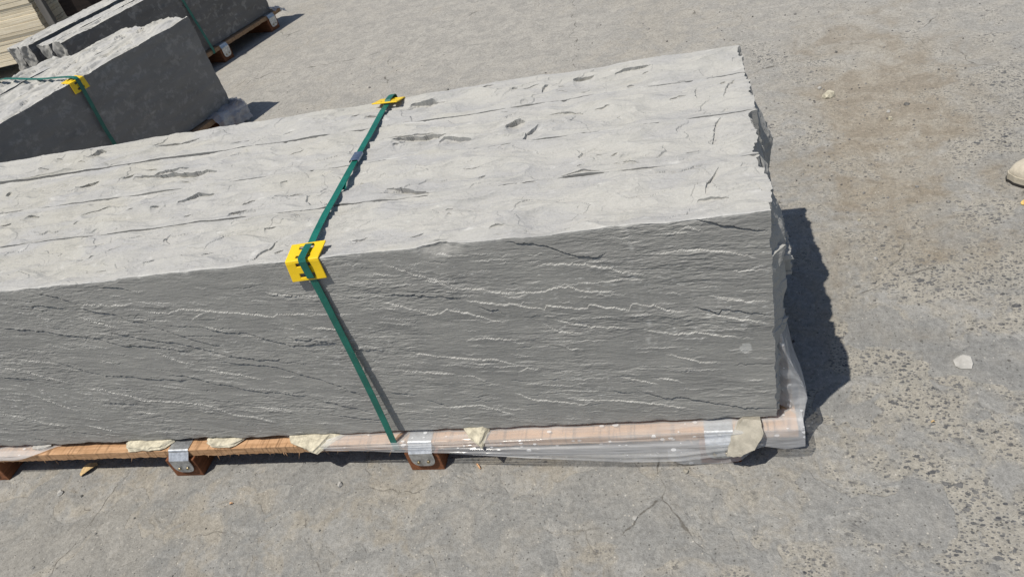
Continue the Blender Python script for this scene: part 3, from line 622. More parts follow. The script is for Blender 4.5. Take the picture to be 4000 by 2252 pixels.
NEAR_LABELS = ['nearest grey stone slab, its whole streaked long side facing the viewer', 'second slab from the viewer in the big bundle, right behind the nearest one',
               'third slab of the big bundle, under the metal strap seal', 'farthest slab of the big bundle, under the far yellow corner protector']
for i, (y0, y1) in enumerate(BND):
    sd = 100 + 31 * i; W = y1 - y0
    ch = chips_for(y0, y1, sd)
    if i == 0: ch += [(-.095, .115, .045, .006, 1.25, .065), (-.02, .075, .03, .006, 2.0, .04)]
    if i == 1: ch += [(-.075, .115, .050, .006, 1.35, .065)]
    if i == 2: ch += [(-.105, .110, .028, .005, 1.5, .035), (-.040, .115, .040, .006, 1.25, .03)]
    tr = top_relief(ch, sd, 1.15, .0065)
    ar0 = lambda x, sd=sd: arris(x, sd + 3, .0060, .20 if sd < 110 else .42)
    ar1 = lambda x, sd=sd: arris(x, sd + 4, .0080, .42)
    def ztop(x, y, tr=tr, W=W, ar0=ar0, ar1=ar1):
        return tr(x, y) * np.clip(.35 + np.minimum(y, W - y) / .03, 0, 1) - ar0(x) * np.exp(-y / .006) - ar1(x) * np.exp(-(W - y) / .007)
    def zbot(x, y, sd=sd): return .003 * fbm(x * 8, y * 8, sd + 50, 3) - .005 * np.clip(perlin(x * 22, y * 3, sd + 51) - .25, 0, 1) - .0005
    def yback(x, z, sd=sd): return .0004 * fbm(x * 5, z * 6, sd + 70, 3) - .0001 - ar1(x) * np.exp(-(HS - z) / .006)
    Yn = np.linspace(0, W, 112 if i == 0 else 92)
    rel = dict(z1=ztop, z0=zbot, y1=yback, x1=end_relief(y0, sd + 9, [.030, .018, .024, .012][i]), x0=lambda y, z, sd=sd: .01 * fbm(y * 9, z * 9, sd + 80, 4))
    if i == 0:
        Zn = np.linspace(0, HS, 400)
        def yfront(x, z, sd=sd):
            h = face_streaks(x, z, sd + 11, .22)
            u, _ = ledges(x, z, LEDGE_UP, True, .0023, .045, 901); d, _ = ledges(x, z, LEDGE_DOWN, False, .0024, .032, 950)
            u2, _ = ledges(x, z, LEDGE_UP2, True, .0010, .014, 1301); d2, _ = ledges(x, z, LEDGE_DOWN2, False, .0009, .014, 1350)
            h = h + u + d + u2 + d2
            # hollow broken out of the top arris
            h = h - .012 * np.exp(-((x + .578) / .035) ** 2 - ((z - HS) / .018) ** 2) * (1 + .6 * perlin(x * 60, z * 60, 3))
            return h - .001 - ar0(x) * np.exp(-(HS - z) / .006) - .004 * np.clip(perlin(x * 25, z * 0 + .3, sd + 33), 0, 1) * np.exp(-z / .008)
        def wear_lit(f, x, y, z, sd=sd):
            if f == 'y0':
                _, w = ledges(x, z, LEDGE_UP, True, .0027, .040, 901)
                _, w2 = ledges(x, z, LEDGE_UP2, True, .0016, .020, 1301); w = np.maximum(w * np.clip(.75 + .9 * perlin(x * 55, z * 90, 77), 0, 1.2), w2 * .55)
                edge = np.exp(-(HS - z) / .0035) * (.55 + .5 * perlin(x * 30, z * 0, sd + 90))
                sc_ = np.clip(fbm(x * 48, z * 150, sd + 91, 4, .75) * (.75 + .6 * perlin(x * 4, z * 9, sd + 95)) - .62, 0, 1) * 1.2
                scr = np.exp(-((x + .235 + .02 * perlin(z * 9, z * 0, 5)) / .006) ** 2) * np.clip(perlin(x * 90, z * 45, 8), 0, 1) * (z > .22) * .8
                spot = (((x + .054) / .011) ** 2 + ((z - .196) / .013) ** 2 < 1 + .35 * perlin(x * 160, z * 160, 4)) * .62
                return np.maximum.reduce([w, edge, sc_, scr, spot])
            if f == 'z1':
                return np.maximum(np.exp(-y / .0025) * (.6 + .4 * perlin(x * 30, y * 0, sd + 92)), np.clip(fbm(x * 22, y * 40, sd + 93, 4) - .62, 0, 1) * .9)
            return np.zeros(np.shape(x))
        rel['y0'] = yfront
    else:
        Zn = np.linspace(0, HS, 150)
        def yfront(x, z, sd=sd, op=(i == 3), lo=(i == 1)): return .0004 * fbm(x * 5, z * 6, sd + 71, 3) - .0001 - (op * .0150 * np.clip((-x - .92) / 1.2, 0, 2)) - (lo * (np.clip((-x - .98) / .06, 0, 1) * .0055 * np.clip(.55 + 1.2 * perlin(x * 9, x * 0, 61), .1, 1.5) + sum(.006 * np.exp(-((x - c_) / w_) ** 4) for c_, w_ in ((-.452, .040), (-.334, .038), (-.845, .03))))) -  ar0(x) * np.exp(-(HS - z) / .006)
        rel['y0'] = yfront
        def wear_lit(f, x, y, z, sd=sd, W=W):
            if f == 'z1':
                ln = np.exp(-np.minimum(y, W - y) / .0022) * np.clip(perlin(x * 6, y * 0, sd + 92) * 1.6, 0, 1)  # pale dashes on the seam edges: sunlit arris put into the colour
                return np.maximum(ln, np.clip(fbm(x * 22, y * 40, sd + 93, 4) - .66, 0, 1) * .9)
            return np.zeros(np.shape(x))
    rz = 0.0
    o = slab('stone_block', XN if i == 0 else XN2, Yn, Zn, rel, MAT['stone'], None, (.035, .011, .011), wear_lit, (0, y0, ZB), 0, i == 0, tr.shift, True)
    tag(o, NEAR_LABELS[i], 'stone block', 'slabs strapped together on the near pallet')

# --- rear bundles
def rear_slab(label, group, mat, org, rz, n0, n1, xa, xb, zb, h, seed, amp, lump, nx=420, step=1):
    W = n1 - n0; L = xb - xa; r = random.Random(seed)
    ch = []
    for i in range(int(46 * L)):
        rx = r.uniform(.012, .045); dp = r.uniform(.005, .014) * amp
        ch.append((r.uniform(xa, xb), r.uniform(.01, W - .01), rx, dp, r.choice((0, math.pi)) * (r.random() < .75) + r.uniform(-.5, .5), dp * r.uniform(1.6, 4)))
    tr = top_relief(ch, seed, 1.0 * amp, lump)
    def zt(x, y): return tr(x, y) * np.clip(.3 + np.minimum(y, W - y) / .03, 0, 1) - arris(x, seed + 3, .004) * np.exp(-y / .006) - arris(x, seed + 4, .008) * np.exp(-(W - y) / .01)
    def ends(y, z): return .016 * fbm(y * 10, z * 8, seed + 7, 4, .55) + .013 * facets(y * 14, z * 10, seed + 8, 1.0)
    def end1(y, z): return .004 * fbm(y * 10, z * 8, seed + 17, 4, .55) + .003 * facets(y * 14, z * 10, seed + 18, 1.0)
    def side(x, z): return .0022 * fbm(x * 6, z * 20, seed + 12, 5, .6) - .0025 - .006 * np.clip(fbm(x * 9, z * 26, seed + 13, 3) - .75, 0, 1)
    def sideb(x, z): return -.0025 + 0 * x
    def wear_lit(f, x, y, z):
        if f == 'y0': return np.clip(fbm(x * 14, z * 40, seed + 31, 4) - .68, 0, 1) * .8
        if f == 'z1': return np.exp(-y / .003) * .5
        return np.zeros(np.shape(x))
    o = slab('stone_block', np.linspace(xa, xb, nx), np.linspace(0, W, max(24, int(W / .0040))), np.linspace(0, h, 60), dict(z1=zt, x0=ends, x1=end1, y0=side, y1=sideb), mat, None, (.03, .011, .011), wear_lit,
             (org[0] - math.sin(rz) * n0, org[1] + math.cos(rz) * n0, zb), rz, True, tr.shift)
    return tag(o, label, 'stone block', group)

B2 = (-2.312, 2.132); R2 = math.radians(71.6)
G2 = 'slabs of the middle bundle behind the big one'
rear_slab('front slab of the middle bundle, dark shaded side with a green strap running down it', G2, MAT['stone_b'], B2, R2, 0.0, .200, -1.62, 0.0, .105, .430, 301, 1.2, .011, 560)
rear_slab('middle slab of the middle bundle, rough pitted pale top', G2, MAT['stone_b'], B2, R2, .2015, .385, -1.66, -.085, .105, .428, 302, 1.3, .013, 520)
rear_slab('back slab of the middle bundle, shortest, its far end set back', G2, MAT['stone_b'], B2, R2, .387, .560, -1.60, -.36, .105, .425, 303, 1.3, .012, 420)
B3 = (-2.720, 3.580); R3 = math.radians(72.0)
G3 = 'thin slabs of the far bundle at the upper left'
rear_slab('frontmost thin slab of the far bundle, mottled dark side above the far pallet', G3, MAT['stone_c'], B3, R3, 0.0, .100, -1.385, 0.0, .105, .395, 401, .9, .008, 380)
rear_slab('second thin slab of the far bundle, pressed against the frontmost one', G3, MAT['stone_c'], B3, R3, .1015, .205, -1.395, -.02, .105, .395, 402, .9, .008, 380)
rear_slab('third thin slab of the far bundle, just behind the dark open gap', G3, MAT['stone_c'], B3, R3, .262, .362, -1.405, -.03, .105, .400, 403, .9, .008, 380)
rear_slab('rearmost thin slab of the far bundle, nearest the timber stacks', G3, MAT['stone_c'], B3, R3, .3635, .460, -1.41, -.05, .105, .395, 404, .9, .008, 380)

# ------------------------------------------------------------------ pallets
def rough_board(parent, lo, hi, seed, mat, rag=.004, nx=None):
    """sawn board: square but for a torn, furry underside edge"""
    X = np.linspace(lo[0], hi[0], nx or max(12, int((hi[0] - lo[0]) / .004))); Y = np.linspace(0, hi[1] - lo[1], 7); Z = np.linspace(0, hi[2] - lo[2], 6)
    def bot(x, y): return rag * (.6 * perlin(x * 18, x * 0 + seed, seed) + .5 * perlin(x * 75, x * 0, seed + 1)) * np.exp(-y / .02)
    def frt(x, z): return .0018 * perlin(x * 3, x * 0 + seed, seed + 2) + .0006 * perlin(x * 80, z * 200, seed + 3) - .0003
    def tp(x, y): return .0005 * perlin(x * 40, y * 20, seed + 4)
    return slab('deck_board', X, Y, Z, dict(z0=bot, y0=frt, z1=tp), mat, parent, (.01, .006, .008), None, (0, lo[1], lo[2]))

def bracket(parent, x, y_edge, z_top, w=.057, drop=.078, back=.05, t=.0022, fwd=.0056):
    """galvanised strip bent over the board edge, round lower end, two screws"""
    bm = bmesh.new()
    prof = [(y_edge + back, z_top)]
    r = .006
    for a in range(0, 7):
        th = math.radians(90 + 15 * a)
        prof.append((y_edge + r + r * math.cos(th), z_top - r + r * math.sin(th)))
    zl = z_top - drop
    rows = [[(x - w / 2, p[0], p[1]), (x + w / 2, p[0], p[1])] for p in prof]
    rr = w * .42
    y_edge -= fwd + .0024
    rows.append([(x - w / 2, y_edge, z_top - .0215), (x + w / 2, y_edge, z_top - .0215)])
    rows.append([(x - w / 2, y_edge, zl + rr), (x + w / 2, y_edge, zl + rr)])
    for a in range(1, 8):
        th = math.radians(a * 90 / 7.5); hw = (w / 2) * math.cos(th) ** .55
        rows.append([(x - hw, y_edge, zl + rr - rr * math.sin(th)), (x + hw, y_edge, zl + rr - rr * math.sin(th))])
    vr = [[bm.verts.new(p) for p in row] for row in rows]
    for a, b in zip(vr, vr[1:]): bm.faces.new((a[0], a[1], b[1], b[0]))
    bmesh.ops.recalc_face_normals(bm, faces=bm.faces)
    bmesh.ops.solidify(bm, geom=bm.faces[:], thickness=t)
    o = bm_obj('bracket', bm, MAT['zinc'], parent)
    for sx in (-.4, .45):
        b2 = bmesh.new()
        bmesh.ops.create_cone(b2, segments=14, radius1=.0042, radius2=.0034, depth=.0022, cap_ends=True, matrix=Matrix.Translation((x + sx * w * .5, y_edge - .0028, zl + .016 + .002 * sx)) @ Matrix.Rotation(math.pi / 2, 4, 'X'))
        bm_obj('screw', b2, MAT['screw'], o)
    return o

def pallet(label, loc, rz, xa, xb, y0, y1, bearers, zt, seed, brackets, splinters=0, ydeep=.11, fwd=.004):
    root = empty('pallet', loc, rz); tag(root, label, 'pallet', 'pallets under the stone bundles')
    r = random.Random(seed)
    y = y0; i = 0
    while y < y1 - .03:
        w = min(ydeep, y1 - y); rough_board(root, (xa, y, zt - .022), (xb + (r.uniform(-.008, .008) if i else 0), y + w, zt), seed + i, MAT['deck' if splinters else 'deck_shade'], .0045 if i == 0 else .002, None if i == 0 else 60)
        y += w + .025; i += 1
    for bx in bearers:
        bm = bmesh.new(); add_box(bm, (bx - .041, y0 - fwd, 0.0), (bx + .041, y1 + .01, zt - .0225), .002)
        bm_obj('bearer', bm, MAT['bearer'], root)
    for bx in brackets: bracket(root, bx, y0 - .0022, zt + .0024, drop=zt - .020, fwd=fwd + .0012)
    if splinters:
        bm = bmesh.new()
        for k in range(splinters):
            x = r.uniform(xa, xb); l = r.uniform(.004, .014) * (2 if r.random() < .12 else 1); dx = r.uniform(-.8, .8) * l; w = r.uniform(.0005, .0016)
            z0 = zt - .0215; yy = y0 + r.uniform(-.001, .006)
            v = [bm.verts.new((x - w, yy, z0)), bm.verts.new((x + w, yy, z0)), bm.verts.new((x, yy + w * 1.5, z0)), bm.verts.new((x + dx, yy - r.uniform(-.003, .004), z0 - l))]
            for a, b, c in ((0, 1, 3), (1, 2, 3), (2, 0, 3)): bm.faces.new((v[a], v[b], v[c]))
        tag(bm_obj('splinter_fringe', bm, MAT['deck'], root), kind='stuff')
    return root

pallet('near pallet of fresh sawn timber with zinc brackets under the big bundle', (0, 0, 0), 0, -2.52, .036, -.0215, .70, (-2.042, -1.422, -.776, -.118), .0850, 510, (-2.05, -1.4175, -.775, -.1185), 130, fwd=.0115)
pallet('pallet with a plastic wrapped corner under the middle bundle', (B2[0], B2[1], 0), R2, -1.6, .045, -.03, .58, (-1.35, -.72, -.09), .1000, 540, (-.72, -.09))
pallet('far pallet at the upper left, brown board edge and two brackets over deep shadow', (B3[0], B3[1], 0), R3, -1.4, .05, -.03, .48, (-1.15, -.50, -.055), .1000, 570, (-1.15, -.50, -.055))

# ------------------------------------------------------------------ plastic film
def grid_obj(name, F, nu, nv, mat, parent=None, smooth=True):
    u, v = np.meshgrid(np.linspace(0, 1, nu), np.linspace(0, 1, nv), indexing='ij')
    X, Y, Z = F(u, v)
    V = np.stack([X, Y, Z], -1).reshape(-1, 3)
    i = (np.arange(nu - 1)[:, None] * nv + np.arange(nv - 1)[None]).ravel()
    return mesh_np(name, V, np.stack([i, i + nv, i + nv + 1, i + 1], 1), mat, parent, smooth)

def film_front(u, v):
    """v: 0 under the stone -> 1 the hanging hem; pulled taut along the board with long folds"""
    x = -1.15 + 1.197 * u
    hem = np.interp(x, [-1.15, -1.03, -.90, -.80, -.71, -.61, -.34, -.28, -.21, -.16, -.10, -.06, -.03, .01, .047], [.104, .091, .087, .083, .078, .071, .046, .043, .044, .047, .053, .064, .072, .060, .066])
    out = np.interp(x, [-1.15, -1.0, -.6, -.2, -.02, .047], [.0, .001, .014, .020, .010, .008])
    s = v; w = np.clip((s - .35) / .65, 0, 1)
    y = np.where(s < .35, .014 - .052 * (s / .35), -.038 - out * w ** .8)
    z = np.where(s < .35, .1045 - .0008 * s, .1042 + (hem - .1042) * w ** 1.2)
    cut = np.clip((-1.03 - x) / .12, 0, 1)
    y = y + cut * .050 * np.clip(s / .35, 0, 1); z = np.where(cut > 0, np.maximum(z, .1035), z)
    st = s + .25 * (x + .5)
    fold = (.0016 * (.5 - np.abs(perlin(x * 9 + st * 6, st * 14 - x * 5, 79))) + .0040 * perlin(x * 1.6 + 3, st * 9, 71) + .0024 * perlin(x * 2.4, st * 21, 72) + .0010 * perlin(x * 5, st * 40, 74)) * np.clip((s - .06) / .2, 0, 1) * np.clip((-.02 - x) / .08, .12, 1)
    y = y - (.0035 + fold) * np.clip((s - .1) / .25, 0, 1); z = z + np.where(s < .40, .0022 + fold * .8, fold * .5)
    return x, y, np.maximum(z, .006)

def film_low(u, v):
    """loose lower layer round the last bearer"""
    x = -.225 + .17 * u
    zb = np.interp(u, [0, .15, .6, .85, 1], [.040, .024, .018, .030, .060])
    z = .062 + (zb - .062) * v; y = -.046 - .006 * v + .002 * np.sin(u * 9 + v * 3)
    return x, y, z

def film_end(u, v):
    """wraps the deck end and stands up against the broken stone end: out from the stone to a fold, then back behind it"""
    z = .058 + .264 * v
    xs = np.interp(z, [.05, .062, .10, .137, .20, .26, .325], [.042, .047, .055, .060, .044, .027, .009])
    w = np.clip(u / .55, 0, 1); bk = np.clip((u - .55) / .45, 0, 1)
    x = (-.004 + (xs + .004) * w) - .010 * bk
    y = .045 - .035 * np.sin(w * 1.571) + .22 * bk - .03 * np.clip((.12 - z) / .06, 0, 1) * w
    x = x + .0022 * np.sin(u * 13 + z * 40) * w + .002 * fbm(u * 3, z * 14, 75, 3); y = y - .004 * np.sin(w * 9 + z * 22) + .004 * fbm(u * 4, z * 12, 76, 3)
    return x, y, z

film = empty('plastic_film', (-.5, -.03, .1)); tag(film, 'clear plastic film with droplets drooping from the near pallet, standing up at its right end', 'plastic film')
def reparent(o, p):
    o.parent = p; o.matrix_parent_inverse = Matrix.Translation(-Vector(p.location))
for nm, F, a, b in (('hanging_edge', film_front, 260, 46), ('lower_layer', film_low, 30, 14), ('upright_corner', film_end, 70, 50)):
    reparent(grid_obj(nm, F, a, b, MAT['film']), film)
film.location += Vector((0, .0130, -.0150))
def film_left(u, v):
    x = -2.45 + .66 * u; cut = np.interp(x, [-2.45, -1.92, -1.80], [1, .95, .25])
    s = v * cut
    y = np.where(s < .6, .012 - .05 * s / .6, -.040 - .003 * np.sin(s * 9)); z = np.where(s < .6, .1045, .1045 - .014 * (s - .6) / .4)
    f = .003 * fbm(x * 9, s * 6, 77, 3)
    return x, y - np.abs(f) + .013, z + np.abs(f) * .6 - .0150
tag(grid_obj('plastic_film', film_left, 90, 20, MAT['film']), 'scrap of plastic film over the pallet edge at the left border of the picture', 'plastic film')

def film_b2(u, v):
    """bunched film at the far end of the middle pallet (local to that bundle)"""
    x = -.17 + .20 * u
    y = np.interp(v, [0, .35, .6, 1], [.03, -.045, -.066, -.07]) + .012 * fbm(u * 4, v * 3, 81, 3)
    z = np.interp(v, [0, .35, .6, 1], [.108, .108, .075, .014]) + .008 * fbm(u * 6 + 3, v * 4, 82, 3)
    return x, y, np.maximum(z, .006)
def film_b2e(u, v):
    y = -.065 + .15 * u; x = np.interp(v, [0, .5, 1], [.000, .040, .045]) - .05 * np.abs(u - .25) + .012 * fbm(u * 5, v * 4, 83, 3)
    z = np.interp(v, [0, .5, 1], [.128, .104, .04]) + .008 * fbm(u * 6, v * 5, 84, 3)
    return x, y, z
f2 = empty('plastic_film', (B2[0], B2[1], 0), R2); tag(f2, 'bunched cloudy plastic film at the far corner of the middle pallet', 'plastic film')
grid_obj('hanging_edge', film_b2, 40, 30, MAT['film_far'], f2); grid_obj('upright_corner', film_b2e, 30, 24, MAT['film_far'], f2)
def film_b3(u, v):
    x = -.02 + .12 * u; y = -.05 + .07 * v + .01 * np.sin(u * 8); z = .125 - .06 * u * u + .012 * fbm(u * 4, v * 4, 85, 3) - .05 * (v < .3) * (.3 - v)
    return x, y, z
f3 = grid_obj('plastic_film', film_b3, 20, 16, MAT['film_far']); f3.location = (B3[0], B3[1], 0); f3.rotation_euler = (0, 0, R3)
tag(f3, 'small whitish wad of plastic film on the corner of the far pallet', 'plastic film')

# ------------------------------------------------------------------ straps and corner protectors
def ribbon(name, pts, width, side, thick, mat, parent=None):
    """flat band along pts (list of Vector), width along `side`"""
    bm = bmesh.new(); uvl = bm.loops.layers.uv.new('UVMap')
    pts = [Vector(p) for p in pts]; S = Vector(side).normalized(); rows = []; L = 0; Ls = []
    for i, p in enumerate(pts):
        a = pts[max(i - 1, 0)]; b = pts[min(i + 1, len(pts) - 1)]; t = (b - a).normalized(); s = (S - t * S.dot(t)).normalized(); n = t.cross(s).normalized()
        if i: L += (p - pts[i - 1]).length
        Ls.append(L)
        rows.append([bm.verts.new(p + s * (x * width / 2) + n * (y * thick / 2)) for x, y in ((-1, -1), (1, -1), (1, 1), (-1, 1))])
    for i, (a, b) in enumerate(zip(rows, rows[1:])):
        for j in range(4):
            k = (j + 1) % 4; f = bm.faces.new((a[j], a[k], b[k], b[j]))
            for lp, (uu, vv) in zip(f.loops, ((0 if j in (0, 3) else width, Ls[i]), (width if j in (0, 1) else 0, Ls[i]), (width if j in (0, 1) else 0, Ls[i + 1]), (0 if j in (0, 3) else width, Ls[i + 1]))):
                lp[uvl].uv = (uu, vv)
    bm.faces.new(rows[0][::-1]); bm.faces.new(rows[-1])
    return bm_obj(name, bm, mat, parent)

def protector(name, label, loc, rz, tilt=0.0, w=.069, la=.054, lb=.047, back=False, yaw=0.0):
    """L-shaped yellow plastic corner, each leg with two slots. crease at the local origin, legs run to +y and -z"""
    root_bm = bmesh.new()
    xs = [-w / 2, -w * .215, w * .215, w / 2]
    us = [(-1, lb), (-1, lb * .84), (-1, lb * .66), (-1, lb * .32), (-1, lb * .16), (0, 0), (1, la * .16), (1, la * .32), (1, la * .66), (1, la * .84), (1, la)]
    def pos(x, k):
        s, d = k
        fl = 1 + .05 * (d / .05)     # legs flare a little
        r = .004
        if s == 0: return Vector((x, .0012, -.0012))
        if s > 0: return Vector((x * fl, d, .003 * (d / .05) ** 2))
        return Vector((x * fl, -.003 * (d / .05) ** 2, -d))
    rows = [[root_bm.verts.new(pos(x, k)) for x in xs] for k in us]
    for i in range(len(us) - 1):
        for j in range(3):
            if j == 1 and i in (1, 3, 6, 8): continue
            root_bm.faces.new((rows[i][j], rows[i][j + 1], rows[i + 1][j + 1], rows[i + 1][j]))
    bmesh.ops.recalc_face_normals(root_bm, faces=root_bm.faces)
    me = bpy.data.meshes.new(name); root_bm.to_mesh(me); root_bm.free(); me.materials.append(MAT['yellow'])
    o = link(bpy.data.objects.new(name, me)); o.location = loc
    o.rotation_euler = (tilt, 0, rz + yaw)
    sm = o.modifiers.new('thick', 'SOLIDIFY'); sm.thickness = .0032; sm.offset = 1.0 if not back else 1.0
    bv = o.modifiers.new('round', 'BEVEL'); bv.width = .0012; bv.segments = 2; bv.limit_method = 'ANGLE'; bv.angle_limit = math.radians(50)
    for p in me.polygons: p.use_smooth = False
    return tag(o, label, 'corner protector', 'yellow strap corner protectors')

ZT = ZB + HS
XS = -.850
protector('corner_protector', 'yellow slotted plastic corner protector on the near edge of the big bundle', (XS - .003, -.0045, ZT + .0035), 0.0, -.02, yaw=.06)
protector('corner_protector', 'yellow plastic corner protector seen edge-on at the far edge of the big bundle', (XS - .010, .6855, ZT + .004), math.pi, .16, yaw=-.12)

sr = empty('strap', (XS, .34, ZT)); tag(sr, 'green woven strap with a metal seal around the big bundle', 'strap')
SW = .0156
pts = []
path = [(-.8345, -.018, .061), (-.8345, -.0245, .066), (-.8345, -.0252, .084), (-.8360, -.0190, .15), (-.8380, -.0140, .24), (-.8405, -.0100, .36), (-.8445, -.0062, .50), (-.8462, -.0052, ZT - .054), (-.8466, -.0052, ZT - .043), (-.8470, -.0098, ZT - .036), (-.848, -.0096, ZT - .010), (-.8485, -.0094, ZT + .0015), (-.849, -.0060, ZT + .0080), (-.8495, .004, ZT + .0088), (-.8497, .034, ZT + .0098), (-.8498, .0395, ZT + .0092), (-.8499, .0450, ZT + .0048), (-.8501, .056, ZT + .0056), (-.8505, .075, ZT + .0075)]
path += [(-.8500 - .0128 * t + .0, t * .685, ZT + .0106 - .0016 * math.sin(t * math.pi) + .0005 * math.sin(t * 17)) for t in [i / 24 for i in range(5, 22)]]
path += [(-.8625, .634, ZT + .0078), (-.8625, .645, ZT + .0090), (-.8625, .652, ZT + .0135), (-.8625, .682, ZT + .0108), (-.8625, .693, ZT + .0085), (-.8625, .699, ZT + .003), (-.8625, .702, ZT - .01), (-.8625, .7005, .30), (-.8625, .7185, .10), (-.8625, .7185, .074)]
def strap_part(nm, P, w=SW, th=.0011, mat='strap'):
    o = ribbon(nm, P, w, (1, 0, 0), th, MAT[mat]); reparent(o, sr); return o
strap_part('band', path)
ov = [(-.8500 - .0128 * t, t * .685, ZT + .0108 + .002 * math.sin((t - .42) * 9) ) for t in [.36 + .022 * i for i in range(15)]]
ov[0] = (ov[0][0] + .004, ov[0][1] - .006, ov[0][2] - .004)
strap_part('overlap_tail', [(p[0] + .0012, p[1], p[2] - .0016) for p in ov], SW * .98)
# crimped steel seal
bm = bmesh.new(); sx, sy, sz = -.8571, .3665, ZT + .0125
nr = 19; prev = None
for i in range(nr):
    t = i / (nr - 1); y = sy - .019 + .038 * t; rib = .0011 * (.5 + .5 * math.cos(t * 2 * math.pi * 3))
    row = [bm.verts.new((sx + a, y, sz + b)) for a, b in ((-.0105, -.0045), (-.0108, .0 + rib * .3), (-.0085, .0012 + rib), (.0085, .0012 + rib), (.0108, .0 + rib * .3), (.0105, -.0045))]
    if prev:
        for j in range(5): bm.faces.new((prev[j], prev[j + 1], row[j + 1], row[j]))
    prev = row
so = bm_obj('metal_seal', bm, MAT['seal'], None, True); reparent(so, sr); so.rotation_euler = (0, 0, 0)

def local_strap(label, org, rz, x, ztop, width_n, y_front, tag_x=0.0, zlow=.078, seedz=0.0, skew=0.0):
    root = empty('strap', (org[0], org[1], 0), rz); tag(root, label, 'strap')
    P = [(x, y_front, zlow), (x, y_front - .003, .10), (x + skew * .4, -.014, .32), (x + skew, -.011, ztop - .02), (x + skew, -.010, ztop + .006), (x + skew, -.002, ztop + .0125)]
    P += [(x + skew * (1 - .3 * t), width_n * t, ztop + .012 + .003 * math.sin(t * 8 + seedz)) for t in [i / 10 for i in range(1, 10)]]
    P += [(x + skew * .7, width_n + .004, ztop + .008), (x + skew * .7, width_n + .01, ztop - .03), (x + skew * .7, width_n + .012, zlow)]
    ribbon('band', P, .0165, (1, 0, 0), .0011, MAT['strap'], root)
    return root
local_strap('green strap around the middle bundle, ducking under its yellow corner', B2, R2, -.655, .535, .565, -.033, seedz=1.0, skew=.02)
c2, s2 = math.cos(R2), math.sin(R2)
def loc2(x, y, z): return (B2[0] + c2 * x - s2 * y, B2[1] + s2 * x + c2 * y, z)
protector('corner_protector', 'yellow plastic corner protector on the shaded edge of the middle bundle', loc2(-.637, -.0045, .5385), R2, -.02)
local_strap('thin dark green strap down the mottled side of the far bundle', B3, R3, -.585, .500, .465, -.033, seedz=2.0, skew=-.03)

# ------------------------------------------------------------------ stone chips
def chip_prism(name, top, bot, mat, label, seed, cuts=2, rag=.0019, group=None, cat='stone chip'):
    """angular flake between two outlines (same number of points)"""
    c = Vector((0, 0, 0))
    for p in bot: c += Vector(p)
    c /= len(bot); zmin = min(p[2] for p in list(top) + list(bot)); c.z = zmin
    bm = bmesh.new(); r = random.Random(seed)
    tv = [bm.verts.new(Vector(p) - c) for p in top]; bv = [bm.verts.new(Vector(p) - c) for p in bot]
    bm.faces.new(tv); bm.faces.new(bv[::-1]); n = len(tv)
    for i in range(n):
        j = (i + 1) % n; bm.faces.new((tv[i], bv[i], bv[j], tv[j]))
    bmesh.ops.triangulate(bm, faces=bm.faces[:])
    bmesh.ops.subdivide_edges(bm, edges=bm.edges[:], cuts=cuts, use_grid_fill=True)
    for v in bm.verts: v.co += Vector((r.uniform(-1, 1), r.uniform(-1, 1), r.uniform(-.7, .7))) * rag
    o = bm_obj(name, bm, MAT[mat]); o.location = c + Vector((0, .0125, -.0145))
    return tag(o, label, cat, group)

GC = 'spalled chips caught between slabs and near pallet'
def flake(pts, z0, z1, shrink, dy=0.0):
    cx = sum(p[0] for p in pts) / len(pts); cy = sum(p[1] for p in pts) / len(pts)
    return [(cx + (p[0] - cx) * shrink, cy + (p[1] - cy) * shrink + dy, z1) for p in pts], [(p[0], p[1], z0) for p in pts]
t, b = flake([(-1.578, -.020), (-1.562, -.034), (-1.50, -.036), (-1.468, -.034), (-1.440, -.008), (-1.44, .012), (-1.56, .012)], .1035, .1125, .96, .004)
chip_prism('stone_chip', t, b, 'chip_cream', 'long flat cream stone chip just left of the leftmost visible bracket', 11, group=GC)
t, b = flake([(-1.342, -.016), (-1.322, -.030), (-1.268, -.035), (-1.232, -.008), (-1.235, .012), (-1.335, .012)], .1035, .1118, .94, .004)
chip_prism('stone_chip', t, b, 'chip_cream', 'small flat cream stone chip just right of the leftmost visible bracket', 12, group=GC)
chip_prism('stone_chip', [(-1.112, -.004, .112), (-1.100, -.030, .112), (-1.060, -.046, .110), (-1.033, -.056, .107), (-1.000, -.012, .114), (-1.0, .012, .114), (-1.10, .012, .113)],
           [(-1.108, -.004, .105), (-1.094, -.030, .1045), (-1.058, -.046, .1035), (-1.026, -.056, .096), (-.968, -.006, .104), (-.972, .012, .105), (-1.10, .012, .105)], 'chip_cream', 'broad angular cream stone chip sticking out left of the green strap', 13, group=GC)
chip_prism('stone_chip', [(-.676, -.004, .118), (-.655, -.030, .116), (-.628, -.052, .112), (-.622, -.010, .121), (-.640, .01, .121)],
           [(-.672, -.004, .108), (-.652, -.034, .106), (-.621, -.057, .098), (-.608, -.010, .108), (-.640, .01, .108)], 'chip_cream', 'small pointed cream stone chip right of the green strap, on the film', 14, group=GC)
chip_prism('stone_chip', [(-.068, -.020, .122), (-.094, -.044, .098), (-.107, -.066, .060), (-.080, -.074, .070), (-.052, -.072, .088), (-.032, -.055, .112), (-.036, -.026, .122)],
           [(-.072, .004, .108), (-.094, -.036, .080), (-.106, -.053, .052), (-.080, -.053, .060), (-.050, -.051, .078), (-.032, -.047, .105), (-.034, .006, .108)], 'chip_grey', 'large grey-brown stone chip propped against the film at the right pallet end', 15, 3, .0013, GC)
t, b = flake([(-1.876, -.016), (-1.85, -.022), (-1.818, -.010), (-1.825, .01), (-1.87, .01)], .106, .111, .95)
chip_prism('stone_chip', t, b, 'chip_light', 'tiny pale stone chip on the pallet at the far left', 16, group=GC)

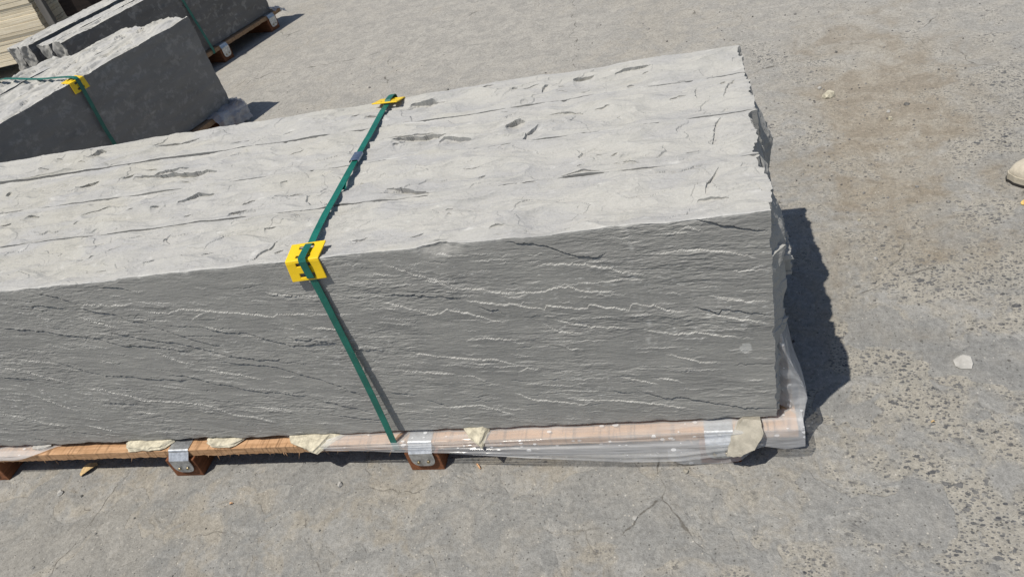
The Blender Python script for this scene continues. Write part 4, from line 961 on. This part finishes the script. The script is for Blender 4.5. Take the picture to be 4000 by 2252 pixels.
def loose_stone(x, y, sx, sy, sz, rz, seed, mat, label, name='loose_stone', cat='stone', group='loose stones on the concrete'):
    r = random.Random(seed); bm = bmesh.new()
    for i in range(15):
        a = r.uniform(0, 2 * math.pi); e = r.uniform(.0, 1.0); k = r.uniform(.75, 1.0); c = math.sqrt(max(0, 1 - e * e * .8))
        bm.verts.new((math.cos(a) * c * k * sx / 2, math.sin(a) * c * k * sy / 2, e * sz * k))
    for i in range(8):
        a = i * math.pi / 4 + r.uniform(-.3, .3); k = r.uniform(.78, 1.0); bm.verts.new((math.cos(a) * sx / 2 * k, math.sin(a) * sy / 2 * k, 0.0005))
    h = bmesh.ops.convex_hull(bm, input=bm.verts[:])
    bmesh.ops.delete(bm, geom=[v for v in bm.verts if not v.link_faces], context='VERTS')
    o = bm_obj(name, bm, MAT[mat]); o.location = (x, y, .001); o.rotation_euler = (0, 0, rz)
    return tag(o, label, cat, group)
loose_stone(.4067, .218, .046, .044, .016, .5, 21, 'chip_light', 'pale grey triangular stone lying alone on the concrete at the right')
loose_stone(.340, 1.535, .052, .050, .020, .2, 22, 'chip_cream', 'cream flat stone on dusty concrete beyond the slab ends')
loose_stone(.320, 1.600, .018, .016, .010, .9, 23, 'chip_light', 'little pale stone just behind the cream flat stone')
loose_stone(.492, 1.315, .016, .022, .013, .2, 24, 'chip_cream', 'small rounded cream pebble on the dusty patch')
loose_stone(.497, 1.365, .015, .013, .008, .2, 25, 'chip_light', 'small grey pebble just behind the rounded cream one')
loose_stone(.3055, .602, .014, .013, .008, 1.2, 26, 'chip_light', 'small white pebble right of the slab shadow')
loose_stone(-.990, -.070, .014, .020, .007, .3, 27, 'chip_light', 'small pale chip on concrete left of the bracket beside the green strap')
loose_stone(-1.796, -.080, .022, .020, .010, .3, 28, 'chip_light', 'small pale chip on concrete near the left border')
loose_stone(-.296, -.166, .013, .012, .006, .7, 29, 'chip_light', 'pale bit of stone on the smooth grey patch below the pallet')
loose_stone(-.1916, -.054, .013, .014, .008, .1, 30, 'chip_grey', 'dark bit of stone on concrete below the right pallet end')
loose_stone(.560, 1.400, .022, .018, .010, .4, 31, 'pebble', 'dark grey pebble on the dusty patch at the upper right')
loose_stone(.30, .78, .010, .009, .006, .4, 32, 'chip_cream', 'tiny cream pebble behind the slab shadow')

def pebbles():
    r = random.Random(77); V = []; F = []
    for i in range(900):
        if r.random() < .5: x, y = r.gauss(.45, .35), r.gauss(1.2, .6)
        else: x, y = r.uniform(-2.2, 1.0), r.uniform(-.35, 2.6)
        s = r.uniform(.0012, .0045) * (1.6 if r.random() < .06 else 1)
        if y > -.05 and y < .72 and x < .04: continue
        b = len(V); a0 = r.uniform(0, 6.28)
        for k in range(5): V.append((x + math.cos(a0 + k * 1.2566) * s * r.uniform(.7, 1.2), y + math.sin(a0 + k * 1.2566) * s * r.uniform(.7, 1.2), .0))
        for k in range(5): V.append((x + math.cos(a0 + k * 1.2566) * s * r.uniform(.5, .9), y + math.sin(a0 + k * 1.2566) * s * r.uniform(.5, .9), s * r.uniform(.5, .9)))
        V.append((x, y, s * r.uniform(.8, 1.2)))
        for k in range(5):
            j = (k + 1) % 5; F += [(b + k, b + j, b + 5 + j), (b + k, b + 5 + j, b + 5 + k), (b + 5 + k, b + 5 + j, b + 10)]
    o = mesh_np('gravel', np.array(V), np.array(F), MAT['pebble'], None, False)
    tag(o, 'scattered grit and tiny pebbles over the concrete', 'gravel', None, 'stuff')
pebbles()

# ------------------------------------------------------------------ scraps on the ground
def scrap(name, label, cat, x, y, l, w, rz, mat, seed, z=.002, curl=.004):
    r = random.Random(seed); n = 9; bm = bmesh.new(); rows = []
    for i in range(n):
        t = i / (n - 1); hw = w / 2 * (math.sin(math.pi * (.08 + .84 * t)) ** .7) * r.uniform(.75, 1.1); zz = z + curl * math.sin(t * 3.0) + r.uniform(0, .001)
        rows.append([bm.verts.new((l * (t - .5), -hw, zz)), bm.verts.new((l * (t - .5), 0, zz - curl * .4 + .001)), bm.verts.new((l * (t - .5), hw, zz + .001))])
    for a, b in zip(rows, rows[1:]):
        for j in (0, 1): bm.faces.new((a[j], a[j + 1], b[j + 1], b[j]))
    bmesh.ops.recalc_face_normals(bm, faces=bm.faces); bmesh.ops.solidify(bm, geom=bm.faces[:], thickness=.0008)
    o = bm_obj(name, bm, MAT[mat]); o.location = (x, y, 0); o.rotation_euler = (0, 0, rz)
    return tag(o, label, cat)
scrap('wood_scrap', 'curled tan wood scrap in the pallet shadow near the left border', 'wood scrap', -1.752, -.008, .048, .026, .9, 'straw', 41, .004, .008)
scrap('wood_splinter', 'small orange splinter on the concrete at the lower left', 'splinter', -1.260, -.120, .009, .004, .3, 'deck', 42)
scrap('wood_splinter', 'frayed splinter on the ground under the plastic film', 'splinter', -.655, -.028, .020, .004, -.9, 'deck', 43)
scrap('dry_leaf', 'scrap of dry yellow leaf at the right border below the shoe', 'leaf', .712, .786, .040, .022, .5, 'leaf', 44)
scrap('wood_splinter', 'tiny pale splinter on aggregate at the lower right', 'splinter', .305, .055, .008, .003, .1, 'straw', 45)

# ------------------------------------------------------------------ shoe at the right border
def shoe():
    root = empty('shoe', (.700, .900, 0), math.radians(-14)); tag(root, 'beige suede shoe toe entering at the right border', 'shoe')
    L = .275; ns = 40; nr = 28
    def half(s): return np.interp(s, [0, .01, .03, .06, .10, .15, .20, .25, .268, .275], [.004, .022, .036, .044, .047, .041, .035, .034, .026, .010])
    def topz(s): return np.interp(s, [0, .01, .03, .06, .09, .12, .15, .18, .22, .26, .275], [.030, .046, .058, .063, .070, .084, .098, .104, .102, .098, .085])
    s = np.linspace(0, L, ns); th = np.linspace(0, math.pi, nr)
    S, T = np.meshgrid(s, th, indexing='ij')
    hw = half(S); tz = topz(S); z0 = .024
    def sgnp(a, p): return np.sign(a) * np.abs(a) ** p
    Y = hw * sgnp(np.cos(T), .75); Z = z0 + (tz - z0) * np.abs(np.sin(T)) ** .8
    cap = np.exp(-((S - .062 + .25 * (np.abs(Y) ** 1.3)) / .0022) ** 2) * .0018
    bump = np.where(S < .062 - .25 * np.abs(Y) ** 1.3, .0016, 0)
    Z = Z + cap + bump * np.sin(T)
    V = np.stack([S, Y, Z], -1).reshape(-1, 3)
    i = (np.arange(ns - 1)[:, None] * nr + np.arange(nr - 1)[None]).ravel()
    Q = np.stack([i, i + nr, i + nr + 1, i + 1], 1)
    # ankle opening
    ctr = V[Q].mean(1); keep = ~((ctr[:, 0] > .165) & (ctr[:, 0] < .258) & (ctr[:, 2] > .088))
    mesh_np('upper', V, Q[keep], MAT['shoe'], root)
    def loft(name, z0, z1, grow, mat):
        sec = np.linspace(0, 1, 60) * 2 * math.pi; pts = []
        o = []
        ss = np.concatenate([np.linspace(-grow, L + grow, 40), np.linspace(L + grow, -grow, 40)])
        hh = half(np.clip(ss, 0, L)) + grow; hh[40:] *= -1
        n = 80; Vv = [(a, b, z0) for a, b in zip(ss, hh)] + [(a, b * 1.01, z1) for a, b in zip(ss, hh)]
        bm = bmesh.new(); vv = [bm.verts.new(p) for p in Vv]
        for k in range(n): bm.faces.new((vv[k], vv[(k + 1) % n], vv[n + (k + 1) % n], vv[n + k]))
        bm.faces.new(vv[:n][::-1]); bm.faces.new(vv[n:])
        bmesh.ops.remove_doubles(bm, verts=bm.verts[:], dist=.0003)
        return bm_obj(name, bm, MAT[mat], root)
    loft('midsole', .008, .026, .003, 'sole'); loft('outsole', .0, .0085, .0045, 'sole_dark')
    # stitched toe seam and lace throat
    seam = [(x, y, z) for x, y, z in []]
    pts = []
    for k in range(25):
        a = -1 + 2 * k / 24; sx_ = .066 - .25 * (abs(a) * .046) ** 1.3; w = float(half(sx_)); y = w * .98 * math.sin(a * math.pi / 2); tt = math.acos(max(-1, min(1, math.copysign(abs(y / w) ** (1 / .75), y))))
        pts.append(Vector((sx_, y, .024 + (float(topz(sx_)) - .024) * abs(math.sin(tt)) ** .8 + .002)))
    ribbon('toe_seam', pts, .0026, (1, 0, 0), .0016, MAT['sole_dark'], root)
    bm = bmesh.new(); add_box(bm, (.10, -.018, .078), (.165, .018, .082), .001, Matrix.Translation((0, 0, -.004)) @ Matrix.Rotation(-.0, 4, 'Y'))
    for v in bm.verts: v.co.z += (v.co.x - .10) * .36
    bm_obj('tongue', bm, MAT['shoe'], root)
    for k in range(4):
        b2 = bmesh.new(); x = .103 + k * .017; add_box(b2, (x, -.022, .0785 + (x - .1) * .36), (x + .005, .022, .082 + (x - .1) * .36), .001); bm_obj('lace', b2, MAT['sole'], root)
shoe()

# ------------------------------------------------------------------ timber at the upper left
def timber():
    ang = math.radians(6); o = (-4.42, 3.62)
    root = empty('timber_stack', (o[0], o[1], 0), ang); tag(root, 'stack of pale cream boards in sunlight at the upper left corner', 'timber stack')
    r = random.Random(5); z = .09; k = 0
    for bx in (-1.7, -.9, -.1):
        box_obj('bearer', (bx - .04, .0, 0), (bx + .04, .5, .088), MAT['shade_wood'], root)
    while z < 1.15:
        h = r.choice((.022, .022, .030, .045)); dx = r.uniform(-.012, .004); dy = r.uniform(-.004, .006)
        box_obj('board', (-1.95 + dx, dy, z), (-.02 + dx * .4, .5, z + h - .0016), MAT['cream_wood'], root, .0018); z += h; k += 1
    p = box_obj('timber_post', (-.026, -.02, 0), (.026, .02, 1.3), MAT['post'], None, .004); p.location = (o[0] + math.cos(ang) * .055, o[1] + math.sin(ang) * .055, 0); p.rotation_euler = (0, 0, ang)
    tag(p, 'weathered grey upright post between pale boards and dark beams', 'post')
    d = empty('timber_stack', (o[0] + math.cos(ang) * .11, o[1] + math.sin(ang) * .11, 0), ang); tag(d, 'stack of beams coloured dark for shade beside the grey post', 'timber stack')
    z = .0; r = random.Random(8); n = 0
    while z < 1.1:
        h = .115; box_obj('beam', (0, .10 + r.uniform(-.01, .02), z), (.80, .22, z + h), MAT['shade_wood'], d, .004)
        for sx in (.25, .68): box_obj('spacer', (sx - .03, .13, z + h), (sx + .03, .22, z + h + .032), MAT['shade_wood'], d, .002)
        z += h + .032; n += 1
    box_obj('shade_board', (-.05, -.28, z + .002), (.86, .45, z + .03), MAT['shade_wood'], d, .003)  # unseen overhang, added to shade the beams below
    box_obj('back_board', (-.02, .26, 0), (.82, .29, z), MAT['shade_wood'], d, .002)
timber()
